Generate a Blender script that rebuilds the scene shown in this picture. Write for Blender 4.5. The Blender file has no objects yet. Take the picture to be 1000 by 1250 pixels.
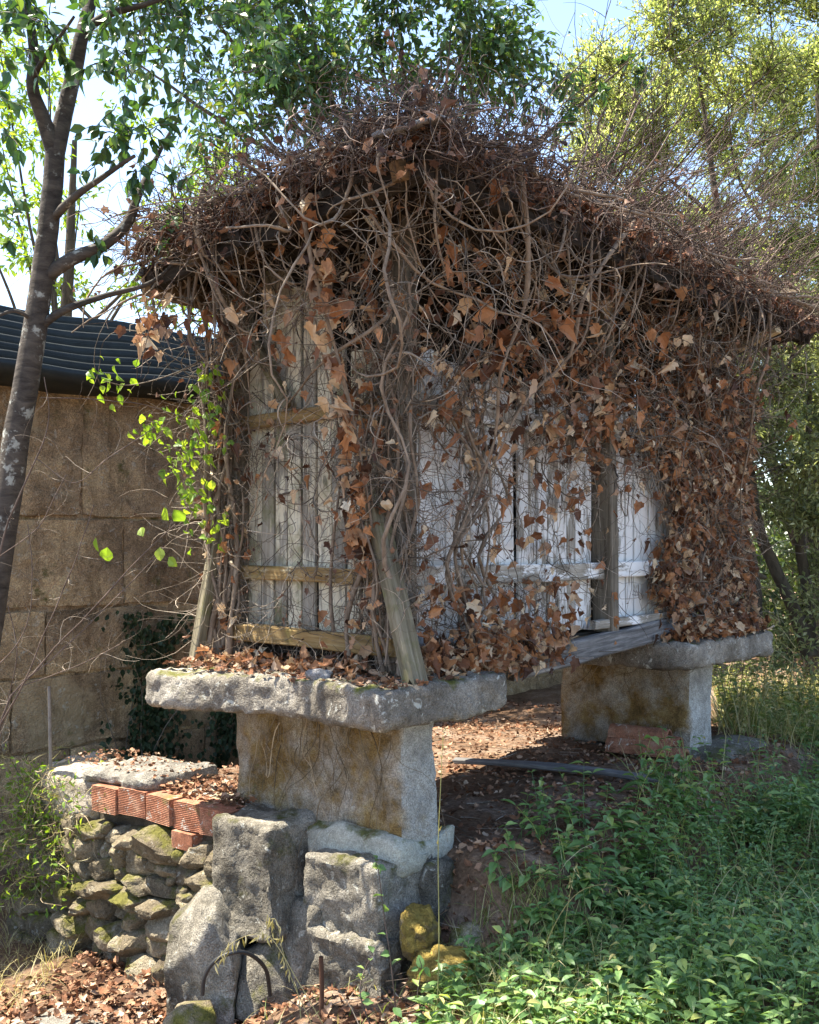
import bpy, bmesh, math, random
import numpy as np
from mathutils import Vector, Matrix

R = np.random.default_rng(11)
random.seed(11)
SC = bpy.context.scene
COL = SC.collection
rad = math.radians

# ------------------------------------------------------------------ camera
EYE = 1.8
cam_d = bpy.data.cameras.new("camera")
cam = bpy.data.objects.new("camera", cam_d)
COL.objects.link(cam)
cam.location = (0, 0, EYE)
cam.rotation_euler = (rad(90), 0, 0)
cam_d.sensor_fit = 'HORIZONTAL'
cam_d.sensor_width = 36
cam_d.lens = 46.8
cam_d.shift_y = 0.04
cam_d.clip_start = 0.05
cam_d.clip_end = 500
SC.camera = cam

# ------------------------------------------------------------------ sky, sun, exposure
SUN_AZ = np.array([-0.97, 0.27]); SUN_AZ /= np.linalg.norm(SUN_AZ)
SUN_EL = rad(64)
world = bpy.data.worlds.new("World")
SC.world = world
world.use_nodes = True
wn = world.node_tree.nodes; wl = world.node_tree.links
wn.clear()
sky = wn.new('ShaderNodeTexSky'); sky.sky_type = 'NISHITA'; sky.sun_disc = False
sky.sun_elevation = SUN_EL
sky.sun_rotation = math.atan2(SUN_AZ[0], SUN_AZ[1])
sky.air_density = 0.85; sky.dust_density = 0.9; sky.ozone_density = 0.3
bg = wn.new('ShaderNodeBackground'); bg.inputs[1].default_value = 0.125
wo = wn.new('ShaderNodeOutputWorld')
wl.new(sky.outputs[0], bg.inputs[0]); wl.new(bg.outputs[0], wo.inputs[0])
sun_d = bpy.data.lights.new("sun", 'SUN'); sun_d.energy = 5.0; sun_d.angle = rad(0.5); sun_d.color = (1.0, 0.93, 0.80)
sun = bpy.data.objects.new("sun", sun_d); COL.objects.link(sun)
tosun = Vector((SUN_AZ[0]*math.cos(SUN_EL), SUN_AZ[1]*math.cos(SUN_EL), math.sin(SUN_EL)))
sun.rotation_euler = tosun.to_track_quat('Z', 'Y').to_euler()
sun.location = (-8, 3, 12)
SC.view_settings.view_transform = 'Standard'
SC.view_settings.look = 'None'
SC.view_settings.exposure = 2.0
SC.view_settings.gamma = 1.0
SC.view_settings.use_curve_mapping = False
SC.cycles.max_bounces = 8
SC.cycles.diffuse_bounces = 3
SC.cycles.transmission_bounces = 5
SC.cycles.glossy_bounces = 2
SC.cycles.transparent_max_bounces = 4
SC.cycles.use_denoising = True

# ------------------------------------------------------------------ maths helpers
F_PX, CX, HY = 1300.0, 500.0, 665.0
def P(x, y, d):
    """a point of the place: bearing x, height y, metres deep d"""
    return np.array([(x-CX)/F_PX*d, d, EYE-(y-HY)/F_PX*d])

U = np.array([0.621, 0.784, 0]); U /= np.linalg.norm(U)
VV = np.array([-U[1], U[0], 0])
NB = np.array([-0.046, 5.0, 0.0])
ROT_G = math.atan2(U[1], U[0])
def G(a, b, z):
    """granary axes (a along the length, b across, z up) to world"""
    a, b, z = np.broadcast_arrays(np.asarray(a, float), np.asarray(b, float), np.asarray(z, float))
    return NB + a[..., None]*U + b[..., None]*VV + z[..., None]*np.array([0, 0, 1.0])
def GP(p):
    p = np.asarray(p, float)
    return G(p[..., 0], p[..., 1], p[..., 2])
def GD(d):
    d = np.asarray(d, float)
    return d[..., :1]*U + d[..., 1:2]*VV + d[..., 2:3]*np.array([0, 0, 1.0])

def nrm(v):
    return v/np.maximum(np.linalg.norm(v, axis=-1, keepdims=True), 1e-9)
def vnoise(p, seed=0):
    i = np.floor(p).astype(np.int64); f = p-i; u = f*f*(3-2*f)
    def h(dx, dy, dz):
        n = ((i[..., 0]+dx)*374761393+(i[..., 1]+dy)*668265263+(i[..., 2]+dz)*974634777+seed*1274126177) & 0xffffffff
        n = ((n ^ (n >> 13))*1274126177) & 0xffffffff
        n = n ^ (n >> 16)
        return n/4294967295.0
    r = 0
    for dx in (0, 1):
        for dy in (0, 1):
            for dz in (0, 1):
                w = (u[..., 0] if dx else 1-u[..., 0])*(u[..., 1] if dy else 1-u[..., 1])*(u[..., 2] if dz else 1-u[..., 2])
                r = r+w*h(dx, dy, dz)
    return r*2-1
def fbm(p, scale, octv=3, seed=0, gain=0.5):
    a, t = 1.0, 0
    for k in range(octv):
        t = t+a*vnoise(p*scale, seed+k*17); scale *= 2.03; a *= gain
    return t
def sstep(x, a, b):
    t = np.clip((x-a)/(b-a), 0, 1)
    return t*t*(3-2*t)

# ------------------------------------------------------------------ object helpers
FRAMES = {}
def mesh(name, V, Fs, mat=None, smooth=True):
    V = np.asarray(V, dtype=np.float32).reshape(-1, 3)
    if isinstance(Fs, np.ndarray): Fs = [Fs]
    Fs = [np.asarray(f, dtype=np.int32) for f in Fs if len(f)]
    me = bpy.data.meshes.new(name)
    me.vertices.add(len(V)); me.vertices.foreach_set('co', V.ravel())
    nl = sum(f.size for f in Fs); nf = sum(len(f) for f in Fs)
    me.loops.add(nl); me.polygons.add(nf)
    me.loops.foreach_set('vertex_index', np.concatenate([f.ravel() for f in Fs]))
    tot = np.concatenate([np.full(len(f), f.shape[1], np.int32) for f in Fs])
    st = np.concatenate([[0], np.cumsum(tot)[:-1]]).astype(np.int32)
    me.polygons.foreach_set('loop_start', st)
    me.polygons.foreach_set('loop_total', tot)
    me.polygons.foreach_set('use_smooth', np.full(nf, smooth))
    me.update(calc_edges=True)
    if mat is not None: me.materials.append(mat)
    return me
def frame(o):
    return FRAMES.get(o.name, Matrix.Identity(4))
def crisp(o, deg):
    o.data.set_sharp_from_angle(angle=rad(deg)); return o
def link(name, data, parent=None, world=None, kind=None):
    o = bpy.data.objects.new(name, data); COL.objects.link(o)
    w = world if world is not None else (frame(parent) if parent else Matrix.Identity(4))
    if parent:
        o.parent = parent
        o.matrix_local = frame(parent).inverted() @ w
    else:
        o.matrix_world = w
    FRAMES[o.name] = w
    if kind: o['kind'] = kind
    return o
def obj(name, V, Fs, mat, parent=None, smooth=True, kind=None):
    """V in world coordinates; stored in the parent's frame"""
    V = np.asarray(V, float).reshape(-1, 3)
    w = frame(parent) if parent else Matrix.Translation(Vector(V.mean(0) if kind != 'structure' else (0, 0, 0)))
    iv = np.array(w.inverted())
    Vl = V @ iv[:3, :3].T + iv[:3, 3]
    return link(name, mesh(name, Vl, Fs, mat, smooth), parent, w, kind)
def thing(name, label, cat, loc, rotz=0, group=None):
    w = Matrix.Translation(Vector(loc)) @ Matrix.Rotation(rotz, 4, 'Z')
    o = link(name, None, None, w)
    return tag(o, label, cat, group)
def tag(o, label, cat, group=None, kind=None):
    o['label'] = label; o['category'] = cat
    if group: o['group'] = group
    if kind: o['kind'] = kind
    return o

class Acc:
    def __init__(s): s.V = []; s.F = {}; s.n = 0
    def add(s, V, F):
        V = np.asarray(V, float).reshape(-1, 3)
        if isinstance(F, np.ndarray): F = [F]
        for f in F:
            f = np.asarray(f)
            if len(f): s.F.setdefault(f.shape[1], []).append(f+s.n)
        s.V.append(V); s.n += len(V)
        return s
    def out(s):
        return np.concatenate(s.V), [np.concatenate(v) for v in s.F.values()]

def tubes(PT, RD, k=4):
    """PT (p,n,3), RD (p,n)"""
    PT = np.asarray(PT, float); RD = np.asarray(RD, float)
    if PT.ndim == 2: PT = PT[None]; RD = RD[None]
    p, n, _ = PT.shape
    T = nrm(np.gradient(PT, axis=1))
    ref = nrm(np.array([0.31, 0.17, 0.11])+0*T[:, :1]+nrm(np.cross(T[:, :1], np.array([0.3, 0.9, 0.2]))))
    A = nrm(np.cross(T, ref)); B = np.cross(T, A)
    an = np.arange(k)*2*math.pi/k
    ring = A[:, :, None]*np.cos(an)[:, None]+B[:, :, None]*np.sin(an)[:, None]
    V = PT[:, :, None]+ring*RD[:, :, None, None]
    idx = np.arange(p*n*k).reshape(p, n, k)
    a = idx[:, :-1]; b = idx[:, 1:]
    Fq = np.stack([a, np.roll(a, -1, 2), np.roll(b, -1, 2), b], -1).reshape(-1, 4)
    return V.reshape(-1, 3), Fq

def grow(start, dirn, n, seg, wander, bias=0, smooth=0.6, fix=None):
    """random-walk paths, all together"""
    start = np.asarray(start, float); p = len(start)
    d = nrm(np.asarray(dirn, float)+np.zeros((p, 3)))
    w = np.zeros((p, 3)); out = [start]; cur = start
    seg = np.asarray(seg, float)
    if seg.ndim == 0: seg = np.full(p, float(seg))
    for i in range(n-1):
        w = smooth*w+R.normal(size=(p, 3))*wander
        d = nrm(d+w+bias)
        cur = cur+d*seg[:, None]
        if fix is not None: cur = fix(cur)
        out.append(cur)
    return np.stack(out, 1)

def spline(pts, n=20):
    """Catmull-Rom through the given points (columns may include radius)"""
    pts = np.asarray(pts, float)
    e = np.vstack([2*pts[0]-pts[1], pts, 2*pts[-1]-pts[-2]])
    m = len(pts)-1; out = []
    for t in np.linspace(0, m-1e-6, n):
        i = int(t); f = t-i
        p0, p1, p2, p3 = e[i:i+4]
        out.append(0.5*((2*p1)+(-p0+p2)*f+(2*p0-5*p1+4*p2-p3)*f*f+(-p0+3*p1-3*p2+p3)*f**3))
    return np.array(out)

def roughbox(lo, hi, step=0.05, amp=0.015, rnd=0.03, seed=0, scale=4.0, fine=0.0):
    """a block of stone: rounded corners, uneven faces (in its own axes)"""
    lo = np.array(lo, float); hi = np.array(hi, float); sz = hi-lo
    n = np.maximum(2, np.round(sz/step).astype(int))
    acc = Acc()
    for ax in range(3):
        u, v = (ax+1) % 3, (ax+2) % 3
        gu, gv = np.meshgrid(np.linspace(0, 1, n[u]+1), np.linspace(0, 1, n[v]+1), indexing='ij')
        for side in (0, 1):
            p = np.zeros(gu.shape+(3,)); p[..., u] = gu; p[..., v] = gv; p[..., ax] = side
            idx = np.arange(gu.size).reshape(gu.shape)
            q = np.stack([idx[:-1, :-1], idx[1:, :-1], idx[1:, 1:], idx[:-1, 1:]], -1).reshape(-1, 4)
            if side == 0: q = q[:, ::-1]
            acc.add(p.reshape(-1, 3), q)
    V, Fs = acc.out(); Fq = Fs[0]
    key = np.round(V*np.array(n)*2).astype(np.int64)
    key = key[:, 0]*4000000+key[:, 1]*2000+key[:, 2]
    _, first, inv = np.unique(key, return_index=True, return_inverse=True)
    V = V[first]; Fq = inv.ravel()[Fq]
    W = lo+V*sz
    r = min(rnd, sz.min()*0.45)
    inner = np.clip(W, lo+r, hi-r); d = W-inner; L = np.linalg.norm(d, axis=1, keepdims=True)
    nr = d/np.maximum(L, 1e-6)
    W = inner+nr*np.minimum(L, r)
    q = W+seed*7.31
    W = W+nr*(amp*fbm(q, scale, 3, seed))[:, None]+amp*0.5*np.stack([fbm(q, scale*0.7, 2, seed+k+5) for k in range(3)], 1)
    if fine: W = W+nr*(fine*fbm(q, scale*6, 2, seed+9))[:, None]
    return W, Fq

_ico = {}
def ico(sub):
    if sub not in _ico:
        bm = bmesh.new(); bmesh.ops.create_icosphere(bm, subdivisions=sub, radius=1.0)
        bm.verts.ensure_lookup_table()
        _ico[sub] = (np.array([v.co[:] for v in bm.verts]), np.array([[v.index for v in f.verts] for f in bm.faces]))
        bm.free()
    return _ico[sub]
def rock(c, s, seed, sub=3, p=3.5, amp=0.12, rot=None, facets=9):
    D, Fq = ico(sub)
    rg = np.random.default_rng(seed)
    r = (np.abs(D)**p).sum(1)**(-1/p)
    pn = nrm(rg.normal(size=(facets, 3))); h = rg.uniform(0.72, 1.0, facets)
    dp = D @ pn.T
    lim = np.where(dp > 0.05, h/np.maximum(dp, 0.05), 9).min(1)
    r = np.minimum(r, lim*1.08)
    r = r*(1+amp*fbm(D+seed*3.7, 1.6, 2, seed)+amp*0.40*fbm(D+seed*1.7, 5, 3, seed+3))
    V = D*r[:, None]*np.asarray(s)
    if rot is not None: V = V @ np.array(rot.to_3x3()).T
    return V+np.asarray(c), Fq

def beam_mesh(L, w, t, seed=0, n=10, bev=0.006, rough=0.004, taper=(1, 1), warp=0.0):
    """a timber along +X from the origin, w wide (Y), t thick (Z)"""
    xs = np.linspace(0, L, n)
    hw, ht = w/2, t/2; b = min(bev, hw*0.4, ht*0.4)
    sec = np.array([[-hw+b, -ht], [hw-b, -ht], [hw, -ht+b], [hw, ht-b], [hw-b, ht], [-hw+b, ht], [-hw, ht-b], [-hw, -ht+b]])
    tp = np.linspace(taper[0], taper[1], n)
    V = np.zeros((n, 8, 3)); V[:, :, 0] = xs[:, None]; V[:, :, 1:] = sec[None]*tp[:, None, None]
    q = V*np.array([3.0, 12, 12])+seed*3.13
    off = np.stack([vnoise(q, seed), vnoise(q, seed+1), vnoise(q, seed+2)], -1)*rough
    V = V+off
    V[0, :, 0] += R.normal(size=8)*rough*2; V[-1, :, 0] += R.normal(size=8)*rough*2
    if warp: V[:, :, 2] += (warp*np.sin(xs/L*math.pi))[:, None]
    V = V.reshape(-1, 3)
    idx = np.arange(n*8).reshape(n, 8)
    a, c = idx[:-1], idx[1:]
    Fq = np.stack([a, c, np.roll(c, -1, 1), np.roll(a, -1, 1)], -1).reshape(-1, 4)
    caps = np.array([idx[0], idx[-1][::-1]])
    return V, [Fq, caps]
def basis(x, yhint):
    x = nrm(np.asarray(x, float)); y = np.asarray(yhint, float); y = nrm(y-x*np.dot(x, y)); z = np.cross(x, y)
    return np.stack([x, y, z], 1)
def mat4(B, o):
    m = Matrix.Identity(4)
    for i in range(3):
        for j in range(3): m[i][j] = float(B[i, j])
        m[i][3] = float(o[i])
    return m
def timber(name, p0, p1, w, t, mat, parent, yhint, seed=0, **kw):
    p0 = np.asarray(p0, float); p1 = np.asarray(p1, float); L = np.linalg.norm(p1-p0)
    V, Fs = beam_mesh(L, w, t, seed, **kw)
    return link(name, mesh(name, V, Fs, mat, False), parent, mat4(basis(p1-p0, yhint), p0))

# ------------------------------------------------------------------ leaf templates (base at origin, tip +Y, face +Z)
def ivy_leaf(seed, curl=0.5):
    rg = np.random.default_rng(seed)
    o = np.array([[0, 0], [.22, -.12], [.47, .02], [.35, .22], [.62, .46], [.27, .53], [.15, .78], [0, 1.0],
                  [-.15, .78], [-.27, .53], [-.62, .46], [-.35, .22], [-.47, .02], [-.22, -.12]])
    ov = np.array([[0, 0], [.20, -.06], [.38, .06], [.45, .25], [.42, .46], [.32, .64], [.18, .82], [0, 1.0], [-.18, .82], [-.32, .64], [-.42, .46], [-.45, .25], [-.38, .06], [-.20, -.06]])
    lb_ = rg.uniform(0.15, 1.0); o = o*lb_+ov*(1-lb_)
    o = o*(1+rg.normal(size=o.shape)*0.13)*np.array([rg.uniform(0.75, 1.1), 1])
    V = np.zeros((17, 3)); V[:14, :2] = o; V[14] = [0, .3, 0]; V[15] = [.2, .25, 0]; V[16] = [-.2, .25, 0]
    for sg in (1, -1):                       # each half folds up about the midrib
        h = V[:, 0]*sg > 1e-6; ph = rg.uniform(-0.35, 1.15)*curl
        x = np.abs(V[h, 0]); k = rg.uniform(0.2, 1.6)*curl
        an = ph+k*x
        V[h, 0] = sg*x*np.cos(an); V[h, 2] = x*np.sin(an)
    kp = rg.uniform(-1.3, 2.0)*curl
    if abs(kp) < 0.15: kp = 0.15
    y = V[:, 1].copy(); z0 = V[:, 2].copy()  # and the blade rolls along its length
    V[:, 1] = np.sin(kp*y)/kp-z0*np.sin(kp*y); V[:, 2] = -(1-np.cos(kp*y))/kp+z0*np.cos(kp*y)
    V += rg.normal(size=V.shape)*0.035*curl
    T = []
    for i in range(14):
        j = (i+1) % 14
        c = 14 if i in (6, 7) else (15 if i < 6 else 16)
        if i in (0,): c = 15
        if i in (13,): c = 16
        T.append([i, j, c])
    T += [[0, 15, 14], [14, 15, 6], [0, 14, 16], [14, 8, 16]]
    return V, np.array(T)
def oval_leaf(seed, wid=0.25, fold=0.25, bend=0.3):
    rg = np.random.default_rng(seed)
    V = np.array([[0, 0, 0], [wid*.8, .28, 0], [wid, .55, 0], [wid*.5, .82, 0], [0, 1, 0], [-wid*.5, .82, 0], [-wid, .55, 0], [-wid*.8, .28, 0], [0, .3, 0], [0, .62, 0]])
    V[:, 2] = np.abs(V[:, 0])*fold*2-bend*V[:, 1]**2*rg.uniform(0.4, 1)
    V[:, :2] *= 1+rg.normal(size=(10, 2))*0.05
    T = np.array([[0, 1, 8], [1, 2, 8], [8, 2, 9], [2, 3, 9], [3, 4, 9], [4, 5, 9], [5, 6, 9], [9, 6, 8], [6, 7, 8], [7, 0, 8]])
    return V, T
def small_leaf(wid=0.2, fold=0.1, bend=0.15):
    V = np.array([[0, 0, 0], [wid, .45, fold], [0, 1, -bend], [-wid, .45, fold]])
    return V, np.array([[0, 1, 2], [0, 2, 3]])
def blade(wid=0.02, n=5, bend=0.5):
    t = np.linspace(0, 1, n); V = []
    for i in t:
        w = wid*(1-i**2*0.95); y = i-0.25*bend*i**3; z = -bend*i*i*0.8
        V += [[-w, y, z], [w, y, z]]
    Fq = [[2*i, 2*i+1, 2*i+3, 2*i+2] for i in range(n-1)]
    return np.array(V), np.array(Fq)
def leafmats(pos, tip, nor, size):
    t = nrm(tip); z = nor-t*(nor*t).sum(-1, keepdims=True); z = nrm(z); s = np.cross(t, z)
    return np.stack([s, t, z], -1)*np.asarray(size)[:, None, None]
def scatter(acc, temps, pos, tip, nor, size, pick=None):
    n = len(pos)
    if n == 0: return
    M = leafmats(pos, tip, nor, size)
    pick = R.integers(0, len(temps), n) if pick is None else pick
    for k, (V, T) in enumerate(temps):
        s = np.where(pick == k)[0]
        if not len(s): continue
        W = np.einsum('nij,vj->nvi', M[s], V)+pos[s][:, None]
        Fq = (np.arange(len(s))*len(V))[:, None, None]+T[None]
        acc.add(W.reshape(-1, 3), Fq.reshape(-1, T.shape[1]))
def leaf_objs(name, temps_me, pos, tip, nor, size, parent):
    M = leafmats(pos, tip, nor, size)
    for i in range(len(pos)):
        link(name, temps_me[i % len(temps_me)], parent, mat4(M[i], pos[i]))

# ------------------------------------------------------------------ materials
class NT:
    def __init__(s, name):
        s.m = bpy.data.materials.new(name); s.m.use_nodes = True
        s.t = s.m.node_tree; s.t.nodes.clear()
        s.out = s.t.nodes.new('ShaderNodeOutputMaterial')
    def n(s, ty, ins=None, **kw):
        x = s.t.nodes.new(ty)
        for k, v in kw.items(): setattr(x, k, v)
        for k, v in (ins or {}).items():
            if hasattr(v, 'node'): s.t.links.new(v, x.inputs[k])
            else: x.inputs[k].default_value = v
        return x
    def coord(s, stretch=(1, 1, 1), vary=True):
        tc = s.n('ShaderNodeTexCoord').outputs['Object']
        if vary:
            oi = s.n('ShaderNodeObjectInfo').outputs['Random']
            ml = s.n('ShaderNodeMath', {0: oi, 1: 61.7}, operation='MULTIPLY').outputs[0]
            tc = s.n('ShaderNodeVectorMath', {0: tc, 1: ml}, operation='ADD').outputs[0]
        if stretch != (1, 1, 1):
            tc = s.n('ShaderNodeVectorMath', {0: tc, 1: stretch}, operation='MULTIPLY').outputs[0]
        return tc
    def noise(s, co, scale, detail=4, rough=0.6, dist=0.0):
        return s.n('ShaderNodeTexNoise', {'Vector': co, 'Scale': scale, 'Detail': detail, 'Roughness': rough, 'Distortion': dist}).outputs['Fac']
    def ramp(s, fac, stops):
        r = s.n('ShaderNodeValToRGB', {0: fac}); e = r.color_ramp.elements
        while len(e) < len(stops): e.new(0.5)
        for k, (p, c) in enumerate(stops):
            e[k].position = p; e[k].color = (*c, 1) if len(c) == 3 else c
        return r.outputs[0]
    def fac(s, fac, lo, hi):
        return s.n('ShaderNodeMapRange', {0: fac, 1: lo, 2: hi, 3: 0.0, 4: 1.0}).outputs[0]
    def mix(s, f, a, b, mode='MIX'):
        x = s.n('ShaderNodeMix', data_type='RGBA', blend_type=mode)
        for i, v in ((0, f), (6, a), (7, b)):
            if hasattr(v, 'node'): s.t.links.new(v, x.inputs[i])
            else: x.inputs[i].default_value = (*v, 1) if isinstance(v, tuple) and len(v) == 3 else v
        return x.outputs[2]
    def math(s, op, a, b=0.0):
        return s.n('ShaderNodeMath', {0: a, 1: b}, operation=op).outputs[0]
    def bump(s, h, strength, dist=0.01, prev=None):
        ins = {'Height': h, 'Strength': strength, 'Distance': dist}
        if prev is not None: ins['Normal'] = prev
        return s.n('ShaderNodeBump', ins).outputs[0]
    def finish(s, col, rough=0.8, normal=None, spec=0.3, metal=0.0):
        b = s.n('ShaderNodeBsdfPrincipled')
        for k, v in (('Base Color', col), ('Roughness', rough), ('Metallic', metal), ('Specular IOR Level', spec)):
            if hasattr(v, 'node'): s.t.links.new(v, b.inputs[k])
            else: b.inputs[k].default_value = (*v, 1) if isinstance(v, tuple) else v
        if normal is not None: s.t.links.new(normal, b.inputs['Normal'])
        s.t.links.new(b.outputs[0], s.out.inputs[0])
        return s.m

def m_rock(name, dark, mid, light, speck=0.5, moss=None, moss_amt=0.5, moss_up=0.3, side=None, side_dir=(0, -1, 0), bump=0.6, big=2.5, lichen=0.0, speck_scale=150, streak=0.0):
    s = NT(name); co = s.coord()
    n1 = s.noise(co, big, 6, 0.65)
    col = s.ramp(n1, [(0.30, dark), (0.5, mid), (0.70, light)])
    sp = s.noise(co, speck_scale, 2, 0.7)
    col = s.mix(speck, col, s.ramp(sp, [(0.33, (0.10, 0.09, 0.08)), (0.5, (0.5, 0.48, 0.45)), (0.68, (0.95, 0.93, 0.9))]), 'OVERLAY')
    bl = s.noise(co, 22, 5, 0.8, 0.5)
    col = s.mix(0.6, col, s.ramp(bl, [(0.3, (0.22, 0.21, 0.19)), (0.5, (0.5, 0.49, 0.47)), (0.7, (0.74, 0.73, 0.70))]), 'OVERLAY')
    geo = s.n('ShaderNodeNewGeometry')
    if side is not None:
        dt = s.n('ShaderNodeVectorMath', {0: geo.outputs['Normal'], 1: side_dir}, operation='DOT_PRODUCT').outputs['Value']
        ns = s.noise(co, 3.2, 5, 0.7)
        f = s.fac(s.math('ADD', s.math('MULTIPLY', dt, 0.42), s.math('MULTIPLY', ns, 1.5)), 0.82, 1.25)
        sc = s.ramp(s.noise(co, 7, 5, 0.7), [(0.3, side[0]), (0.5, side[1]), (0.72, side[2])])
        sc = s.mix(0.55, sc, s.ramp(sp, [(0.33, (0.12, 0.11, 0.1)), (0.5, (0.5, 0.48, 0.45)), (0.7, (0.9, 0.88, 0.85))]), 'OVERLAY')
        col = s.mix(f, col, sc)
    if streak:
        cs = s.n('ShaderNodeVectorMath', {0: co, 1: (5.0, 5.0, 0.5)}, operation='MULTIPLY').outputs[0]
        col = s.mix(s.math('MULTIPLY', s.fac(s.noise(cs, 1.0, 5, 0.7), 0.52, 0.72), streak), col, s.mix(1.0, col, (0.35, 0.32, 0.28), 'MULTIPLY'))
        pt = s.noise(co, 1.1, 6, 0.7, 0.6)
        col = s.mix(s.math('MULTIPLY', s.fac(pt, 0.55, 0.62), 0.7), col, s.mix(s.noise(co, 20, 4), (0.34, 0.25, 0.14), (0.52, 0.40, 0.24)))
    if lichen:
        vo = s.noise(co, 14, 3, 0.8, 0.6)
        col = s.mix(s.math('MULTIPLY', s.fac(vo, 0.60, 0.66), lichen), col, (0.55, 0.55, 0.48))
        vo2 = s.noise(co, 9, 4, 0.8, 0.3)
        col = s.mix(s.math('MULTIPLY', s.fac(vo2, 0.62, 0.7), lichen), col, (0.06, 0.055, 0.05))
    if moss is not None:
        sx = s.n('ShaderNodeSeparateXYZ', {0: geo.outputs['Normal']}).outputs[2]
        nm = s.noise(co, 4.5, 6, 0.7)
        f = s.fac(s.math('ADD', nm, s.math('MULTIPLY', sx, moss_up)), 0.68-moss_amt*0.3, 0.80-moss_amt*0.3)
        mc = s.ramp(s.noise(co, 30, 3, 0.7), [(0.3, tuple(c*0.5 for c in moss)), (0.7, moss)])
        col = s.mix(f, col, mc)
    b0 = s.bump(s.noise(co, 7, 5, 0.75, 0.4), bump*0.9, 0.07)
    b1 = s.bump(s.noise(co, 28, 5, 0.75), bump, 0.022, b0)
    b2 = s.bump(sp, bump, 0.006, b1)
    return s.finish(col, 0.92, b2, 0.2)

def m_wood(name, cols, paint=None, paint_amt=0.5, moss=None, moss_amt=0.0, bump=0.5, grain=1.0):
    s = NT(name); co = s.coord((1.0, 1, 1)); cg = s.n('ShaderNodeVectorMath', {0: co, 1: (2.2, 40*grain, 40*grain)}, operation='MULTIPLY').outputs[0]
    g = s.noise(cg, 1.0, 6, 0.7, 0.4)
    col = s.ramp(g, [(0.28, cols[0]), (0.5, cols[1]), (0.72, cols[2])])
    col = s.mix(0.5, col, s.ramp(s.noise(co, 5, 4), [(0.3, (0.3, 0.3, 0.3)), (0.7, (0.75, 0.73, 0.7))]), 'OVERLAY')
    hgt = g
    if paint is not None:
        cp = s.n('ShaderNodeVectorMath', {0: co, 1: (5, 26, 26)}, operation='MULTIPLY').outputs[0]
        pm = s.noise(cp, 1.0, 6, 0.75, 0.5)
        big = s.noise(co, 3.0, 3)
        oi = s.n('ShaderNodeObjectInfo').outputs['Random']
        v = s.math('ADD', s.math('ADD', pm, s.math('MULTIPLY', big, 0.6)), s.math('MULTIPLY', oi, 0.16))
        f = s.fac(v, 1.12-paint_amt*0.5, 1.2-paint_amt*0.5)
        pc = s.mix(s.noise(co, 9, 4), paint[0], paint[1])
        col = s.mix(f, col, pc)
        hgt = s.math('ADD', g, s.math('MULTIPLY', f, 0.5))
    if moss is not None:
        f = s.fac(s.noise(co, 3.5, 5, 0.7), 0.7-moss_amt*0.4, 0.85-moss_amt*0.4)
        col = s.mix(s.math('MULTIPLY', f, 0.8), col, s.mix(g, tuple(c*0.4 for c in moss), moss))
    return s.finish(col, 0.85, s.bump(hgt, bump, 0.006), 0.2)

def m_leaf(name, stops, trans=0.35, rough=0.55, spec=0.35, vein=0.25, tint=(1, 1, 1)):
    s = NT(name)
    isl = s.n('ShaderNodeNewGeometry').outputs['Random Per Island']
    oi = s.n('ShaderNodeObjectInfo').outputs['Random']
    f = s.math('FRACT', s.math('ADD', isl, oi))
    col = s.ramp(f, stops)
    co = s.coord(vary=False)
    col = s.mix(vein, col, s.ramp(s.noise(co, 45, 3), [(0.3, (0.2, 0.2, 0.2)), (0.7, (0.8, 0.8, 0.8))]), 'OVERLAY')
    b = s.n('ShaderNodeBsdfPrincipled', {'Base Color': col, 'Roughness': rough, 'Specular IOR Level': spec})
    tc = s.mix(1.0, col, tint, 'MULTIPLY')
    t = s.n('ShaderNodeBsdfTranslucent', {'Color': tc})
    mx = s.n('ShaderNodeMixShader', {0: trans, 1: b.outputs[0], 2: t.outputs[0]})
    s.t.links.new(mx.outputs[0], s.out.inputs[0])
    return s.m
def m_bark(name, dark, light, scale=(14, 14, 3), band=False, rough=0.85):
    s = NT(name); co = s.coord()
    cg = s.n('ShaderNodeVectorMath', {0: co, 1: scale}, operation='MULTIPLY').outputs[0]
    g = s.noise(cg, 1.0, 6, 0.7, 0.6)
    isl = s.n('ShaderNodeNewGeometry').outputs['Random Per Island']
    col = s.ramp(g, [(0.3, dark), (0.7, light)])
    col = s.mix(1.0, col, s.ramp(isl, [(0, (0.22, 0.20, 0.18)), (0.55, (0.55, 0.52, 0.48)), (0.85, (1, 0.97, 0.92)), (1, (1.5, 1.45, 1.38))]), 'MULTIPLY')
    if band:
        li = s.fac(s.noise(co, 9, 4, 0.7), 0.58, 0.64)
        col = s.mix(s.math('MULTIPLY', li, 0.6), col, (0.42, 0.43, 0.38))
    return s.finish(col, rough, s.bump(g, 0.6, 0.01), 0.2)
def m_plain(name, c, rough=0.6, spec=0.3, metal=0.0, var=0.3, scale=20):
    s = NT(name); co = s.coord()
    n = s.noise(co, scale, 5, 0.7)
    col = s.ramp(n, [(0.3, tuple(x*(1-var) for x in c)), (0.7, tuple(min(1, x*(1+var)) for x in c))])
    return s.finish(col, rough, s.bump(n, 0.3, 0.004), spec, metal)

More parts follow.
